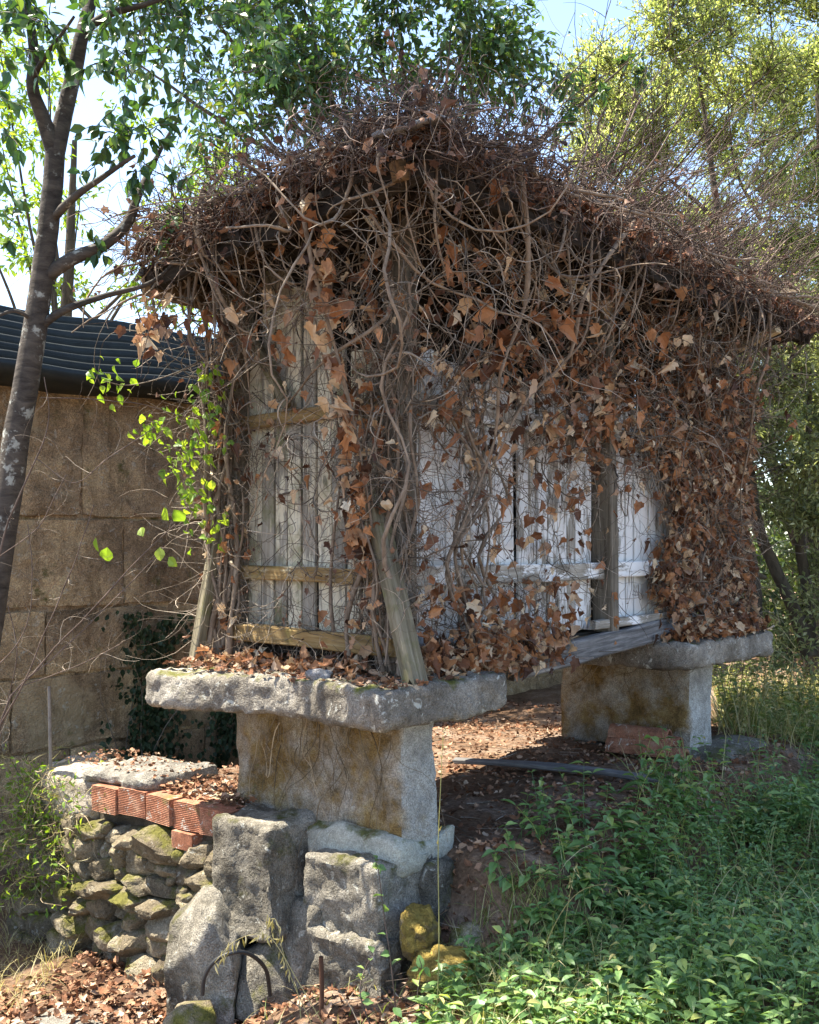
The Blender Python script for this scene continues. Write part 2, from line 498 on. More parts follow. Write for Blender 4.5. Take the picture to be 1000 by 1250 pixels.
MT = {}
OCH = ((0.07, 0.05, 0.02), (0.20, 0.13, 0.05), (0.30, 0.24, 0.12))
MT['granite'] = m_rock('granite', (0.08, 0.07, 0.057), (0.215, 0.198, 0.17), (0.40, 0.38, 0.34), 0.5, (0.14, 0.14, 0.03), 0.10, 0.15, lichen=0.7)
MT['pillar'] = m_rock('pillar_granite', (0.24, 0.235, 0.22), (0.40, 0.40, 0.38), (0.52, 0.53, 0.51), 0.5, (0.13, 0.14, 0.03), 0.2, 0.0, side=OCH, side_dir=(-0.7, -0.7, 0))
MT['base'] = m_rock('base_granite', (0.06, 0.054, 0.043), (0.18, 0.167, 0.14), (0.38, 0.36, 0.315), 0.5, (0.115, 0.11, 0.035), 0.34, 0.06, lichen=0.5, bump=0.8)
MT['field'] = m_rock('field_stone', (0.07, 0.055, 0.038), (0.19, 0.16, 0.11), (0.36, 0.32, 0.24), 0.4, (0.16, 0.15, 0.035), 0.42, 0.1, lichen=0.4, bump=0.8)
MT['moss'] = m_rock('mossy_rock', (0.12, 0.10, 0.06), (0.25, 0.2, 0.1), (0.35, 0.3, 0.2), 0.4, (0.50, 0.36, 0.09), 0.95, 0.25, bump=1.6, speck_scale=220)
MT['block'] = m_rock('building_stone', (0.11, 0.08, 0.05), (0.32, 0.23, 0.14), (0.60, 0.45, 0.26), 0.5, (0.13, 0.13, 0.035), 0.24, 0.0, bump=0.7, big=1.6, lichen=0.35, speck_scale=110, streak=0.8)
MT['mortar'] = m_rock('mortar', (0.26, 0.25, 0.20), (0.36, 0.36, 0.31), (0.44, 0.45, 0.40), 0.3, (0.15, 0.15, 0.05), 0.1, 0.2, bump=0.5)
MT['concrete'] = m_rock('concrete', (0.22, 0.2, 0.16), (0.34, 0.30, 0.25), (0.44, 0.41, 0.35), 0.4, (0.2, 0.19, 0.06), 0.05, 0.1, bump=0.6)
MT['shade_oldconcrete'] = m_rock('shade_old_concrete', (0.10, 0.095, 0.085), (0.19, 0.18, 0.16), (0.28, 0.27, 0.245), 0.5, (0.1, 0.1, 0.04), 0.1, 0.0, bump=0.7, lichen=0.5)  # aged concrete, darkened to put shade into the path's colour
MT['core'] = m_rock('earth_core', (0.04, 0.032, 0.024), (0.09, 0.075, 0.055), (0.15, 0.12, 0.09), 0.3)
GREYW = ((0.13, 0.115, 0.09), (0.30, 0.275, 0.23), (0.44, 0.42, 0.37))
MT['board'] = m_wood('white_board', GREYW, ((0.66, 0.655, 0.625), (0.82, 0.82, 0.80)), 0.70, bump=0.6)
MT['board_g'] = m_wood('cream_board', GREYW, ((0.56, 0.50, 0.36), (0.72, 0.67, 0.53)), 0.60, (0.22, 0.22, 0.08), 0.42, bump=0.6)
MT['rail'] = m_wood('white_rail', GREYW, ((0.74, 0.74, 0.72), (0.85, 0.85, 0.83)), 0.56, bump=0.7)
MT['rail_g'] = m_wood('brown_rail', ((0.10, 0.07, 0.03), (0.26, 0.17, 0.07), (0.36, 0.29, 0.16)), ((0.55, 0.5, 0.36), (0.5, 0.42, 0.25)), 0.2, (0.2, 0.2, 0.05), 0.3)
MT['grey'] = m_wood('grey_wood', ((0.045, 0.043, 0.042), (0.14, 0.137, 0.135), (0.29, 0.285, 0.28)), bump=0.8)
MT['dark'] = m_wood('shade_black_wood', ((0.010, 0.009, 0.008), (0.028, 0.024, 0.020), (0.06, 0.05, 0.042)))  # old timber coloured near black, standing in for shade under roof and inside
MT['post'] = m_wood('post_wood', ((0.05, 0.04, 0.03), (0.14, 0.12, 0.09), (0.25, 0.22, 0.18)))
MT['brown'] = m_wood('brown_wood', ((0.05, 0.032, 0.016), (0.13, 0.085, 0.045), (0.24, 0.17, 0.10)))
MT['pale'] = m_wood('pale_wood', ((0.28, 0.22, 0.13), (0.46, 0.38, 0.25), (0.58, 0.5, 0.35)))
MT['brace'] = m_wood('mossy_brace', ((0.05, 0.042, 0.028), (0.15, 0.13, 0.085), (0.27, 0.245, 0.18)), None, 0, (0.15, 0.155, 0.04), 0.4, bump=0.8)
MT['tile'] = m_rock('terracotta', (0.16, 0.07, 0.045), (0.30, 0.14, 0.085), (0.40, 0.26, 0.19), 0.4, (0.14, 0.13, 0.05), 0.1, 0.1, lichen=0.8, big=5, bump=0.4)
MT['brick'] = m_rock('hollow_brick', (0.17, 0.075, 0.045), (0.32, 0.14, 0.085), (0.44, 0.28, 0.19), 0.4, (0.18, 0.165, 0.06), 0.36, 0.0, bump=0.4, big=5, lichen=0.7)
MT['slate'] = m_rock('slate', (0.12, 0.12, 0.12), (0.24, 0.24, 0.25), (0.36, 0.37, 0.38), 0.4)
MT['rust'] = m_plain('rusty_iron', (0.10, 0.05, 0.03), 0.8, 0.3, 0.2)
MT['iron'] = m_plain('grey_iron', (0.20, 0.19, 0.18), 0.5, 0.4, 0.5)
MT['rubber'] = m_plain('black_rubber', (0.02, 0.02, 0.02), 0.5, 0.4)
MT['sheet'] = m_plain('dark_sheet_metal', (0.022, 0.026, 0.024), 0.52, 0.3, 0.1, 0.35, 6)
MT['vine'] = m_bark('vine_bark', (0.18, 0.13, 0.095), (0.54, 0.45, 0.36), (20, 20, 8))
MT['twig'] = m_bark('twig_bark', (0.15, 0.12, 0.095), (0.46, 0.40, 0.33), (20, 20, 8))
MT['redtwig'] = m_bark('purple_twig_bark', (0.085, 0.06, 0.05), (0.28, 0.22, 0.19), (20, 20, 8))
MT['bark'] = m_bark('tree_bark', (0.035, 0.03, 0.028), (0.17, 0.15, 0.13), (9, 9, 26), True)
MT['bark2'] = m_bark('brown_bark', (0.06, 0.05, 0.04), (0.22, 0.19, 0.15), (12, 12, 4))
MT['root'] = m_bark('root_fibre', (0.20, 0.15, 0.09), (0.48, 0.40, 0.28), (20, 20, 8))
DEAD = [(0.0, (0.05, 0.024, 0.014)), (0.18, (0.16, 0.068, 0.033)), (0.4, (0.31, 0.135, 0.058)), (0.6, (0.44, 0.215, 0.095)), (0.72, (0.34, 0.22, 0.14)), (0.86, (0.55, 0.37, 0.21)), (1.0, (0.70, 0.58, 0.41))]
MT['dead'] = m_leaf('dead_ivy_leaf', DEAD, 0.22, 0.6, 0.3)
MT['litter'] = m_leaf('leaf_litter', [(0, (0.07, 0.035, 0.02)), (0.4, (0.20, 0.09, 0.045)), (0.75, (0.34, 0.19, 0.11)), (1, (0.46, 0.34, 0.24))], 0.1, 0.75, 0.2)
MT['shrivel'] = m_leaf('shrivelled_leaf', [(0, (0.05, 0.03, 0.025)), (0.5, (0.16, 0.085, 0.055)), (1, (0.34, 0.21, 0.14))], 0.15, 0.7, 0.2)
MT['cherry'] = m_leaf('cherry_leaf', [(0, (0.03, 0.07, 0.025)), (0.5, (0.05, 0.115, 0.035)), (0.85, (0.08, 0.15, 0.04)), (1, (0.15, 0.22, 0.05))], 0.30, 0.4, 0.5, 0.2, (1.5, 1.5, 0.6))
MT['laurel'] = m_leaf('laurel_leaf', [(0, (0.03, 0.07, 0.03)), (0.55, (0.055, 0.12, 0.04)), (0.9, (0.10, 0.17, 0.05)), (1, (0.22, 0.22, 0.06))], 0.33, 0.35, 0.5, 0.2, (1.6, 1.6, 0.6))
MT['willow'] = m_leaf('yellow_green_leaf', [(0, (0.17, 0.22, 0.08)), (0.45, (0.28, 0.34, 0.13)), (0.8, (0.40, 0.44, 0.20)), (1, (0.6, 0.62, 0.42))], 0.55, 0.45, 0.5, 0.1, (1.65, 1.6, 0.85))
MT['olive'] = m_leaf('grey_green_leaf', [(0, (0.12, 0.145, 0.07)), (0.5, (0.24, 0.275, 0.13)), (0.9, (0.38, 0.41, 0.21)), (1, (0.52, 0.54, 0.34))], 0.45, 0.45, 0.5, 0.1, (1.3, 1.3, 0.7))
MT['wood'] = m_leaf('woodland_leaf', [(0, (0.025, 0.045, 0.018)), (0.6, (0.06, 0.09, 0.03)), (1, (0.13, 0.17, 0.05))], 0.35, 0.5, 0.4, 0.1, (1.3, 1.3, 0.6))
MT['lime'] = m_leaf('lime_leaf', [(0, (0.12, 0.22, 0.03)), (0.6, (0.2, 0.32, 0.04)), (1, (0.30, 0.40, 0.07))], 0.5, 0.45, 0.4, 0.15, (1.6, 1.5, 0.5))
MT['weed'] = m_leaf('weed_leaf', [(0, (0.08, 0.155, 0.05)), (0.5, (0.145, 0.255, 0.08)), (0.82, (0.215, 0.33, 0.105)), (0.95, (0.33, 0.40, 0.12)), (1, (0.48, 0.38, 0.15))], 0.36, 0.42, 0.5, 0.2, (1.4, 1.4, 0.6))
MT['grass'] = m_leaf('grass_blade', [(0, (0.10, 0.15, 0.04)), (0.5, (0.20, 0.24, 0.07)), (0.8, (0.36, 0.34, 0.15)), (1, (0.5, 0.44, 0.26))], 0.35, 0.5, 0.4, 0.1, (1.4, 1.4, 0.6))
MT['straw'] = m_leaf('straw_blade', [(0, (0.26, 0.22, 0.08)), (0.5, (0.42, 0.37, 0.16)), (1, (0.58, 0.52, 0.32))], 0.35, 0.6, 0.3, 0.1, (1.2, 1.2, 0.7))
MT['darkivy'] = m_leaf('dark_ivy_leaf', [(0, (0.018, 0.035, 0.016)), (1, (0.05, 0.08, 0.035))], 0.25, 0.5, 0.3)

# ------------------------------------------------------------------ ground
def ab(X, Y):
    dx, dy = X-NB[0], Y-NB[1]
    return dx*U[0]+dy*U[1], dx*VV[0]+dy*VV[1]
def gz(X, Y):
    X = np.asarray(X, float); Y = np.asarray(Y, float)
    a, b = ab(X, Y)
    z = -0.42+0.24*sstep(X, -1.0, -0.3)+0.18*sstep(X, -0.3, 0.5)+0.16*sstep(Y, 4.3, 7.5)*sstep(X, 0, 1)+0.25*sstep(Y, 9, 16)*sstep(X, 1, 4)
    m = sstep(a, -0.12, 0.2)*(1-sstep(a, 4.1, 5.2))*sstep(b, -0.95, -0.50)*(1-sstep(b, 2.0, 3.0))
    z = z*(1-m)+0.365*m
    p = np.stack([X, Y, 0*X], -1)
    return z+0.03*fbm(p, 1.3, 3, 5)+0.012*fbm(p, 7, 2, 8)
xs = np.concatenate([np.linspace(-90, -5, 25)[:-1], np.linspace(-5, 6, 190), np.linspace(6, 90, 25)[1:]])
ys = np.concatenate([np.linspace(-12, 2.5, 8)[:-1], np.linspace(2.5, 14, 200), np.linspace(14, 140, 30)[1:]])
gx, gy = np.meshgrid(xs, ys, indexing='ij')
GV = np.stack([gx, gy, gz(gx, gy)], -1).reshape(-1, 3)
gi = np.arange(gx.size).reshape(gx.shape)
GF = np.stack([gi[:-1, :-1], gi[1:, :-1], gi[1:, 1:], gi[:-1, 1:]], -1).reshape(-1, 4)
def m_soil():
    s = NT('soil'); co = s.coord(vary=False)
    n = s.noise(co, 1.4, 6, 0.7)
    col = s.ramp(n, [(0.32, (0.10, 0.065, 0.04)), (0.5, (0.19, 0.13, 0.09)), (0.62, (0.27, 0.22, 0.18)), (0.75, (0.34, 0.31, 0.28))])
    f = s.noise(co, 38, 5, 0.75)
    col = s.mix(0.8, col, s.ramp(f, [(0.3, (0.15, 0.12, 0.1)), (0.5, (0.5, 0.45, 0.4)), (0.7, (0.9, 0.8, 0.7))]), 'OVERLAY')
    return s.finish(col, 0.95, s.bump(s.noise(co, 60, 4, 0.8), 0.8, 0.02, s.bump(f, 0.6, 0.03)), 0.1)
MT['soil'] = m_soil()
obj('ground', GV, GF, MT['soil'], None, True, 'structure')
V, Fq = roughbox((-3.2, 0.6, -0.7), (-0.90, 1.34, -0.40), 0.09, 0.012, 0.03, 4)
obj('path', GP(V), Fq, MT['shade_oldconcrete'], None, True, 'structure')

# ------------------------------------------------------------------ stone building on the left
QB = np.array([-2.28, 8.0, 0]); WB = nrm(np.array([0.678, 0.735, 0])); NW = np.array([WB[1], -WB[0], 0])
def BW(t, o, z):
    t, o, z = np.broadcast_arrays(np.asarray(t, float), np.asarray(o, float), np.asarray(z, float))
    return QB+t[..., None]*WB+o[..., None]*NW+z[..., None]*np.array([0, 0, 1.0])
def BWP(p): return BW(p[..., 0], p[..., 1], p[..., 2])
bld = thing('stone_building', 'old ochre granite block building with dark ribbed metal roof beside the cherry trunk', 'building', BW(1.5, -0.3, -0.4), math.atan2(WB[1], WB[0]))
V, Fq = roughbox((-4.5, -0.6, -0.6), (7.4, -0.02, 2.96), 0.3, 0.0, 0.01, 2)
obj('wall_core', BWP(V), Fq, MT['block'], bld)
rows = [(-0.6, -0.22), (-0.20, 0.315), (0.335, 0.845), (0.865, 1.325), (1.35, 1.99), (2.01, 2.95)]
joints = {3: [-4.4, -3.1, -1.9, -0.49, 0.55, 1.9, 3.2, 4.6, 6.0, 7.2], 4: [-4.4, -2.8, -1.3, 0.15, 1.5, 2.8, 4.1, 5.6, 7.2],
          5: [-4.4, -2.2, -0.2, 1.6, 3.4, 5.4, 7.2], 2: [-4.4, -3.3, -2.0, -0.75, 0.3, 1.3, 2.6, 3.9, 5.1, 6.3, 7.2]}
sd = 30
for r, (z0, z1) in enumerate(rows):
    js = joints.get(r, [-4.4, -3.0, -1.6, -0.3, 0.9, 2.2, 3.5, 4.9, 6.1, 7.2])
    for t0, t1 in zip(js[:-1], js[1:]):
        sd += 1
        pr = R.uniform(0.0, 0.018)
        g = 0.06 if (abs(t0-0.55) < 0.01 and r == 3) else 0.006
        V, Fq = roughbox((t0+g, -0.35, z0), (t1-0.006, pr, z1), 0.05, 0.012, 0.012, sd, 2.6, 0.014)
        crisp(obj('stone_block', BWP(V), Fq, MT['block'], bld), 28)
# ribbed roof: folds run along the eave
n = 70
tt = np.linspace(0, 1, n)
out = 0.34-0.66*tt; zz = 2.99+0.52*tt
wave = 0.05*np.sin(tt*2*math.pi*7.3)*np.sign(1)
wave = np.where(wave > 0, wave, wave*0.4)
prof = np.stack([out-wave*0.56*-1, zz+wave*0.8], 1)
prof = np.vstack([[-0.5, 2.90], [-0.02, 2.925], [0.30, 2.955], prof])
ts = np.linspace(-4.6, 7.5, 60)
PV = np.array([BW(t, prof[:, 0], prof[:, 1]+0.02*math.sin(t*1.7)+0.012*math.sin(t*5.1)) for t in ts])
m_ = len(prof)
ii = np.arange(len(ts)*m_).reshape(len(ts), m_)
Fq = np.stack([ii[:-1, :-1], ii[1:, :-1], ii[1:, 1:], ii[:-1, 1:]], -1).reshape(-1, 4)
PV2 = PV.reshape(-1, 3)-np.array([0, 0, 0.012])
roof_b = obj('roof_sheet', np.vstack([PV.reshape(-1, 3), PV2]), np.vstack([Fq, Fq[:, ::-1]+len(PV2)]), MT['sheet'], bld)

# ------------------------------------------------------------------ stone supports of the granary
def G_rb(lo, hi, **kw):
    V, Fq = roughbox(lo, hi, **kw); return V, Fq
sup1 = thing('stone_support', 'nearer granite pillar with wide overhanging cap slab on rough base blocks', 'stone pillar', G(0, 0.45, -0.25), ROT_G)
V, Fq = roughbox((-0.46, -0.32, 1.015), (0.44, 1.27, 1.185), 0.022, 0.014, 0.028, 3, 4.5, 0.012)
V[:, 2] -= 0.04*np.clip(V[:, 1]-0.3, 0, 1)
V[:, 0] += 0.05*np.sin(V[:, 1]*4.2)*(V[:, 0] < -0.2)
crisp(obj('cap_slab', GP(V), Fq, MT['granite'], sup1), 42)
V, Fq = roughbox((-0.15, -0.13, 0.42), (0.13, 0.98, 1.02), 0.03, 0.014, 0.03, 6, 4.0, 0.005)
crisp(obj('pillar', GP(V), Fq, MT['pillar'], sup1), 42)
V, Fq = roughbox((-0.22, -0.17, 0.30), (0.24, 1.0, 0.47), 0.03, 0.02, 0.05, 8, 5.0, 0.006)
V[:, 2] += (V[:, 2] > 0.40)*0.06*fbm(V, 5.0, 2, 4)
crisp(obj('mortar_bed', GP(V), Fq, MT['mortar'], sup1), 42)
V, Fq = roughbox((-0.36, -0.17, 0.02), (0.05, 0.30, 0.385), 0.022, 0.022, 0.028, 9, 5.5, 0.008)
crisp(obj('base_block', GP(V), Fq, MT['base'], sup1), 42)
V, Fq = roughbox((-0.05, -0.24, -0.2), (0.22, 0.10, 0.33), 0.025, 0.03, 0.05, 19, 4.5, 0.014)
crisp(obj('base_block', GP(V), Fq, MT['base'], sup1), 42)
V, Fq = roughbox((-0.40, -0.22, -0.42), (0.0, 0.34, 0.06), 0.022, 0.03, 0.03, 21, 5.5, 0.016)
crisp(obj('base_block', GP(V), Fq, MT['base'], sup1), 42)
V, Fq = roughbox((-0.50, 0.36, -0.02), (-0.17, 0.74, 0.50), 0.022, 0.026, 0.028, 25, 5.0, 0.010)
V[:, 0] += 0.10*(V[:, 2]-0.2); V[:, 1] += 0.12*(V[:, 2]-0.2)
crisp(obj('base_block', GP(V), Fq, MT['base'], sup1), 42)
V, Fq = rock(G(-0.50, 0.76, -0.20), (0.22, 0.29, 0.37), 77, 5, 9, 0.07, None, 26)
crisp(obj('base_block', V, Fq, MT['base'], sup1), 42)
V, Fq = rock(G(-0.20, 0.40, -0.12), (0.2, 0.26, 0.34), 78, 5, 9, 0.08, None, 24)
crisp(obj('base_block', V, Fq, MT['base'], sup1), 42)

V, Fq = rock(G(-0.40, 0.40, -0.26), (0.17, 0.17, 0.26), 79, 5, 9, 0.08, None, 24)
obj('base_block', V, Fq, MT['base'], sup1)

sup2 = thing('stone_support', 'farther granite pillar with leaf-strewn cap slab beside the stacked roof tiles', 'stone pillar', G(3.2, 0.4, 0.3), ROT_G)
V, Fq = roughbox((2.55, -0.36, 0.985), (3.95, 1.25, 1.17), 0.03, 0.018, 0.035, 13, 4.0, 0.010)
crisp(obj('cap_slab', GP(V), Fq, MT['granite'], sup2), 42)
V, Fq = roughbox((3.0, -0.13, 0.36), (3.40, 0.90, 1.0), 0.045, 0.018, 0.04, 16, 4.0, 0.005)
crisp(obj('pillar', GP(V), Fq, MT['pillar'], sup2), 42)
V, Fq = roughbox((2.9, -0.42, -0.1), (3.75, 0.95, 0.37), 0.06, 0.04, 0.10, 18, 3.0, 0.008)
crisp(obj('base_block', GP(V), Fq, MT['base'], sup2), 42)

# ------------------------------------------------------------------ dry stone wall with hollow bricks
dsw = thing('dry_stone_wall', 'low dry stone wall topped with red hollow bricks and cracked concrete coping', 'stone wall', G(-0.2, 1.6, -0.35), ROT_G)
V, Fq = roughbox((-0.31, 0.80, -0.65), (0.10, 2.42, 0.42), 0.05, 0.04, 0.05, 40)
obj('wall_core', GP(V), Fq, MT['core'], dsw)
z = -0.56; k = 0
while z < 0.25:
    h = R.uniform(0.07, 0.16); h = min(h, 0.31-z) if z+h > 0.24 else h
    b = 0.80+R.uniform(-0.05, 0.05)
    while b < 2.45:
        w = R.uniform(0.07, 0.15)+0.16*R.random()**2.2
        k += 1
        hh = h*R.uniform(0.75, 1.25)
        V, Fq = rock((-0.31+R.uniform(-0.06, 0.05)-0.12*max(0, 0.1-z), b+w/2, z+hh/2), (R.uniform(0.11, 0.16), w*0.62, hh*0.64), 100+k, 4, 8.0, 0.07,
                     Matrix.Rotation(R.normal()*0.22, 4, 'X') @ Matrix.Rotation(R.normal()*0.2, 4, 'Z'), 16)
        crisp(obj('stone', GP(V), Fq, MT['field'], dsw), 24)
        if R.random() < 0.7:
            V, Fq = rock((-0.38, b+w+R.normal()*0.02, z+R.uniform(0, h)), np.full(3, R.uniform(0.025, 0.045)), 300+k, 2)
            obj('stone', GP(V), Fq, MT['field'], dsw)
        b += w
    z += h*0.97
for j in range(2):   # end stones
    for i in range(4):
        V, Fq = rock((-0.05-0.1*j+R.normal()*0.03, 2.44, -0.3+i*0.2), (0.15, 0.12, 0.12), 400+i+j*9, 3, 3, 0.15)
        obj('stone', GP(V), Fq, MT['field'], dsw)
def brick_mesh(seed):
    acc = Acc()
    n = 15; L, H, D = 0.205, 0.135, 0.16
    zz = np.linspace(0, H, n*2+1)
    # ridged front: fine combed grooves along the length
    prof = [(0.0 if i % 2 else 0.003, z_) for i, z_ in enumerate(zz)]
    pr = np.array([[-D, 0]]+[[-x, z_] for x, z_ in [(0.003-p[0], p[1]) for p in prof]]+[[-D, H]])
    xs_ = np.linspace(0, L, 5); m = len(pr)
    V = np.zeros((5, m, 3)); V[:, :, 1] = xs_[:, None]; V[:, :, 0] = -pr[None, :, 0]; V[:, :, 2] = pr[None, :, 1]
    V = V.reshape(-1, 3); V = V+0.003*np.stack([fbm(V, 9, 2, seed+i) for i in range(3)], 1)
    ix = np.arange(5*m).reshape(5, m)
    Fq = np.stack([ix[:-1], np.roll(ix[:-1], -1, 1), np.roll(ix[1:], -1, 1), ix[1:]], -1).reshape(-1, 4)
    return V, [Fq, ix[:1], ix[-1:, ::-1]]
for i in range(5):
    V, Fs = brick_mesh(500+i)
    V = V*np.array([1, R.uniform(0.95, 1.02), 1])
    ang = R.normal()*0.03
    c, s_ = math.cos(ang), math.sin(ang)
    V = np.stack([V[:, 0]*c-V[:, 1]*s_, V[:, 0]*s_+V[:, 1]*c, V[:, 2]+R.normal()*0.02*V[:, 1]], 1)
    V = V+np.array([-0.375+R.uniform(-0.015, 0.015), 0.775+i*0.218, 0.355+R.uniform(-0.006, 0.006)])
    obj('brick', GP(V), Fs, MT['brick'], dsw, False)
for (b0, z0, sc_) in ((1.02, 0.262, 0.62),):
    V, Fs = brick_mesh(520); V = V*np.array([0.8, 0.75, sc_])+np.array([-0.395, b0, z0])
    obj('brick', GP(V), Fs, MT['brick'], dsw, False)
V, Fq = roughbox((-0.24, 0.80, 0.40), (0.12, 1.9, 0.475), 0.05, 0.02, 0.03, 60, 5, 0.01)
crisp(obj('mortar_bed', GP(V), Fq, MT['concrete'], dsw), 42)
V, Fq = roughbox((-0.36, 1.42, 0.48), (0.12, 2.0, 0.55), 0.035, 0.03, 0.035, 62, 4, 0.012)
crisp(obj('coping', GP(V), Fq, MT['shade_oldconcrete'], dsw), 42)
V, Fq = roughbox((-0.40, 1.93, 0.22), (0.1, 2.48, 0.53), 0.04, 0.04, 0.09, 63, 4, 0.012)
crisp(obj('coping', GP(V), Fq, MT['concrete'], dsw), 42)

# ------------------------------------------------------------------ granary
GL, GWD = 3.93, 1.11
gr = thing('granary', 'raised timber granary of peeling white boards under a sagging vine-covered roof', 'granary', G(0, 0, 1.18), ROT_G)
UPZ = np.array([0, 0, 1.0])
def gt(name, p0, p1, w, t, mat, yh, parent=None, **kw):
    return timber(name, GP(np.array(p0)), GP(np.array(p1)), w, t, MT[mat], parent or gr, GD(np.array(yh, float)), **kw)
nb = 35; pit = (GL-0.12)/nb
for i in range(nb):
    a = 0.06+pit*(i+0.5)
    if abs(a-1.985) < 0.06: continue
    zb = 1.30+R.normal()*0.012; zt = 2.72+R.normal()*0.05-0.1*(R.random() < 0.2)
    gt('plank', (a+R.normal()*0.003, 0.03+R.normal()*0.006, zb), (a+R.normal()*0.007, 0.03+R.normal()*0.008, zt), pit-R.uniform(0.006, 0.018), 0.022, 'board', (1, 0, 0.0), seed=i, n=7, rough=0.003, bev=0.003)
nb2 = 10; pit2 = (GWD-0.10)/nb2
for i in range(nb2):
    b = 0.05+pit2*(i+0.5)
    zb = 1.33+R.normal()*0.012; zt = (3.20 if 0.42 < b < 0.95 else 2.75)+(R.normal()*0.04)
    gt('plank', (0.03+R.normal()*0.006, b+R.normal()*0.003, zb), (0.03+R.normal()*0.007, b+R.normal()*0.006, zt), pit2-R.uniform(0.006, 0.02), 0.022, 'board_g', (0, 1, 0), seed=60+i, n=7, rough=0.003, bev=0.003)
# hidden long side and far end, coloured near black to deepen interior shade
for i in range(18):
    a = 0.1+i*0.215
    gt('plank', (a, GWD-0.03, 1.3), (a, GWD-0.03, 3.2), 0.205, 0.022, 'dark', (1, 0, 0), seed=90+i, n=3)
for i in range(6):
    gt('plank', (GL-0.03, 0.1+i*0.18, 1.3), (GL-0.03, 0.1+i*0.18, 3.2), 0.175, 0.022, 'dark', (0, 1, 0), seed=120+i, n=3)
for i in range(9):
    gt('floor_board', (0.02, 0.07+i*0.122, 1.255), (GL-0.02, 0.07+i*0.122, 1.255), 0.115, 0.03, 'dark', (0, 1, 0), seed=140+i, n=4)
# posts
gt('post', (0.0, 0.0, 1.19), (0.0, 0.0, 3.34), 0.12, 0.12, 'post', (1, 0, 0), seed=1)
gt('post', (0.0, GWD, 1.19), (0.0, GWD, 3.24), 0.12, 0.12, 'post', (1, 0, 0), seed=2)
gt('post', (GL, 0.0, 1.17), (GL, 0.0, 3.36), 0.13, 0.13, 'grey', (1, 0, 0), seed=3)
gt('post', (GL, GWD, 1.17), (GL, GWD, 3.24), 0.12, 0.12, 'post', (1, 0, 0), seed=4)
gt('post', (1.985, -0.025, 1.27), (1.985, 0.0, 3.34), 0.10, 0.13, 'post', (1, 0, 0), seed=5, rough=0.006)
# rails of the long side
for z_ in (1.64, 2.47):
    gt('rail', (0.06, -0.012, z_+0.01), (1.92, -0.018, z_), 0.10, 0.045, 'rail', (0, 0, 1), seed=int(z_*10), rough=0.005)
    gt('rail', (2.05, -0.018, z_+0.005), (GL-0.07, -0.012, z_+0.01), 0.10, 0.045, 'rail', (0, 0, 1), seed=int(z_*10)+1, rough=0.005)
gt('sill', (0.80, -0.09, 1.155), (2.86, -0.065, 1.245), 0.135, 0.07, 'grey', (0, 0, 1), seed=7, n=18, rough=0.008, bev=0.012)
gt('sill', (1.75, -0.055, 1.315), (2.80, -0.05, 1.325), 0.055, 0.05, 'rail', (0, 0, 1), seed=8, rough=0.008)
gt('floor_beam', (0.05, 0.02, 1.20), (GL-0.05, 0.02, 1.20), 0.11, 0.10, 'brown', (0, 0, 1), seed=9)
gt('floor_beam', (0.05, GWD-0.02, 1.20), (GL-0.05, GWD-0.02, 1.20), 0.11, 0.10, 'brown', (0, 0, 1), seed=10)
# gable
gt('sill', (-0.05, 1.08, 1.345), (-0.06, -0.02, 1.325), 0.085, 0.08, 'rail_g', (0, 0, 1), seed=11, rough=0.006)
gt('rail', (-0.012, 1.05, 1.655), (-0.012, 0.06, 1.645), 0.075, 0.045, 'rail_g', (0, 0, 1), seed=12)
gt('rail', (-0.012, 1.05, 2.44), (-0.012, 0.06, 2.47), 0.07, 0.045, 'rail_g', (0, 0, 1), seed=13)
gt('brace', (-0.03, 1.02, 2.95), (-0.03, 0.70, 2.50), 0.06, 0.04, 'brace', (0, 1, 0), seed=14)
gt('brace', (-0.17, -0.235, 1.165), (-0.10, 0.06, 1.98), 0.105, 0.075, 'brace', (1, -0.2, 0), seed=15, n=16, rough=0.010, bev=0.012)
gt('brace', (-0.20, 1.235, 1.145), (-0.07, 1.17, 2.0), 0.075, 0.05, 'brace', (0.3, 1, 0), seed=16, n=14, rough=0.008)
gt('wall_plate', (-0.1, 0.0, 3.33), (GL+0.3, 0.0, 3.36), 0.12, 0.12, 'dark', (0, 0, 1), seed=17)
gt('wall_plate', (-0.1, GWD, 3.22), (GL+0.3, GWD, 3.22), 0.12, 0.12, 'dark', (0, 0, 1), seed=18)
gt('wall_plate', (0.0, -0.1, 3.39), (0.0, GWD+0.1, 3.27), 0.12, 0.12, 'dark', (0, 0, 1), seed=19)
# roof
rf = link('roof', None, gr)
cA, cB, cC, cD = (-0.5, -0.5, 3.40), (4.43, -0.5, 3.44), (-0.5, 1.30, 3.20), (4.43, 1.45, 3.18)
r0, r1 = (0.55, 0.45, 3.76), (3.4, 0.45, 3.76)
top = np.array([cA, cB, cC, cD, r0, r1], float); bot = top-np.array([0, 0, 0.035])
Vr = GP(np.vstack([top, bot]))
tri = [np.array([[2, 0, 4], [1, 3, 5]]), np.array([[0, 1, 5, 4], [3, 2, 4, 5]])]
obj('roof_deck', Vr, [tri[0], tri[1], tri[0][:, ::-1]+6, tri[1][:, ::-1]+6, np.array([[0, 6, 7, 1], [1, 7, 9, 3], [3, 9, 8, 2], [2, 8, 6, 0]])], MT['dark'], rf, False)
for i in range(6):
    b = -0.40+i*0.32; ze = 3.37-0.11*(b+0.5)
    gt('rafter', (-0.52, b, ze-0.03), (0.5, b+0.02, ze+0.20), 0.07, 0.08, 'dark' if i % 2 else 'brown', (0, 1, 0), parent=rf, seed=200+i, rough=0.008)
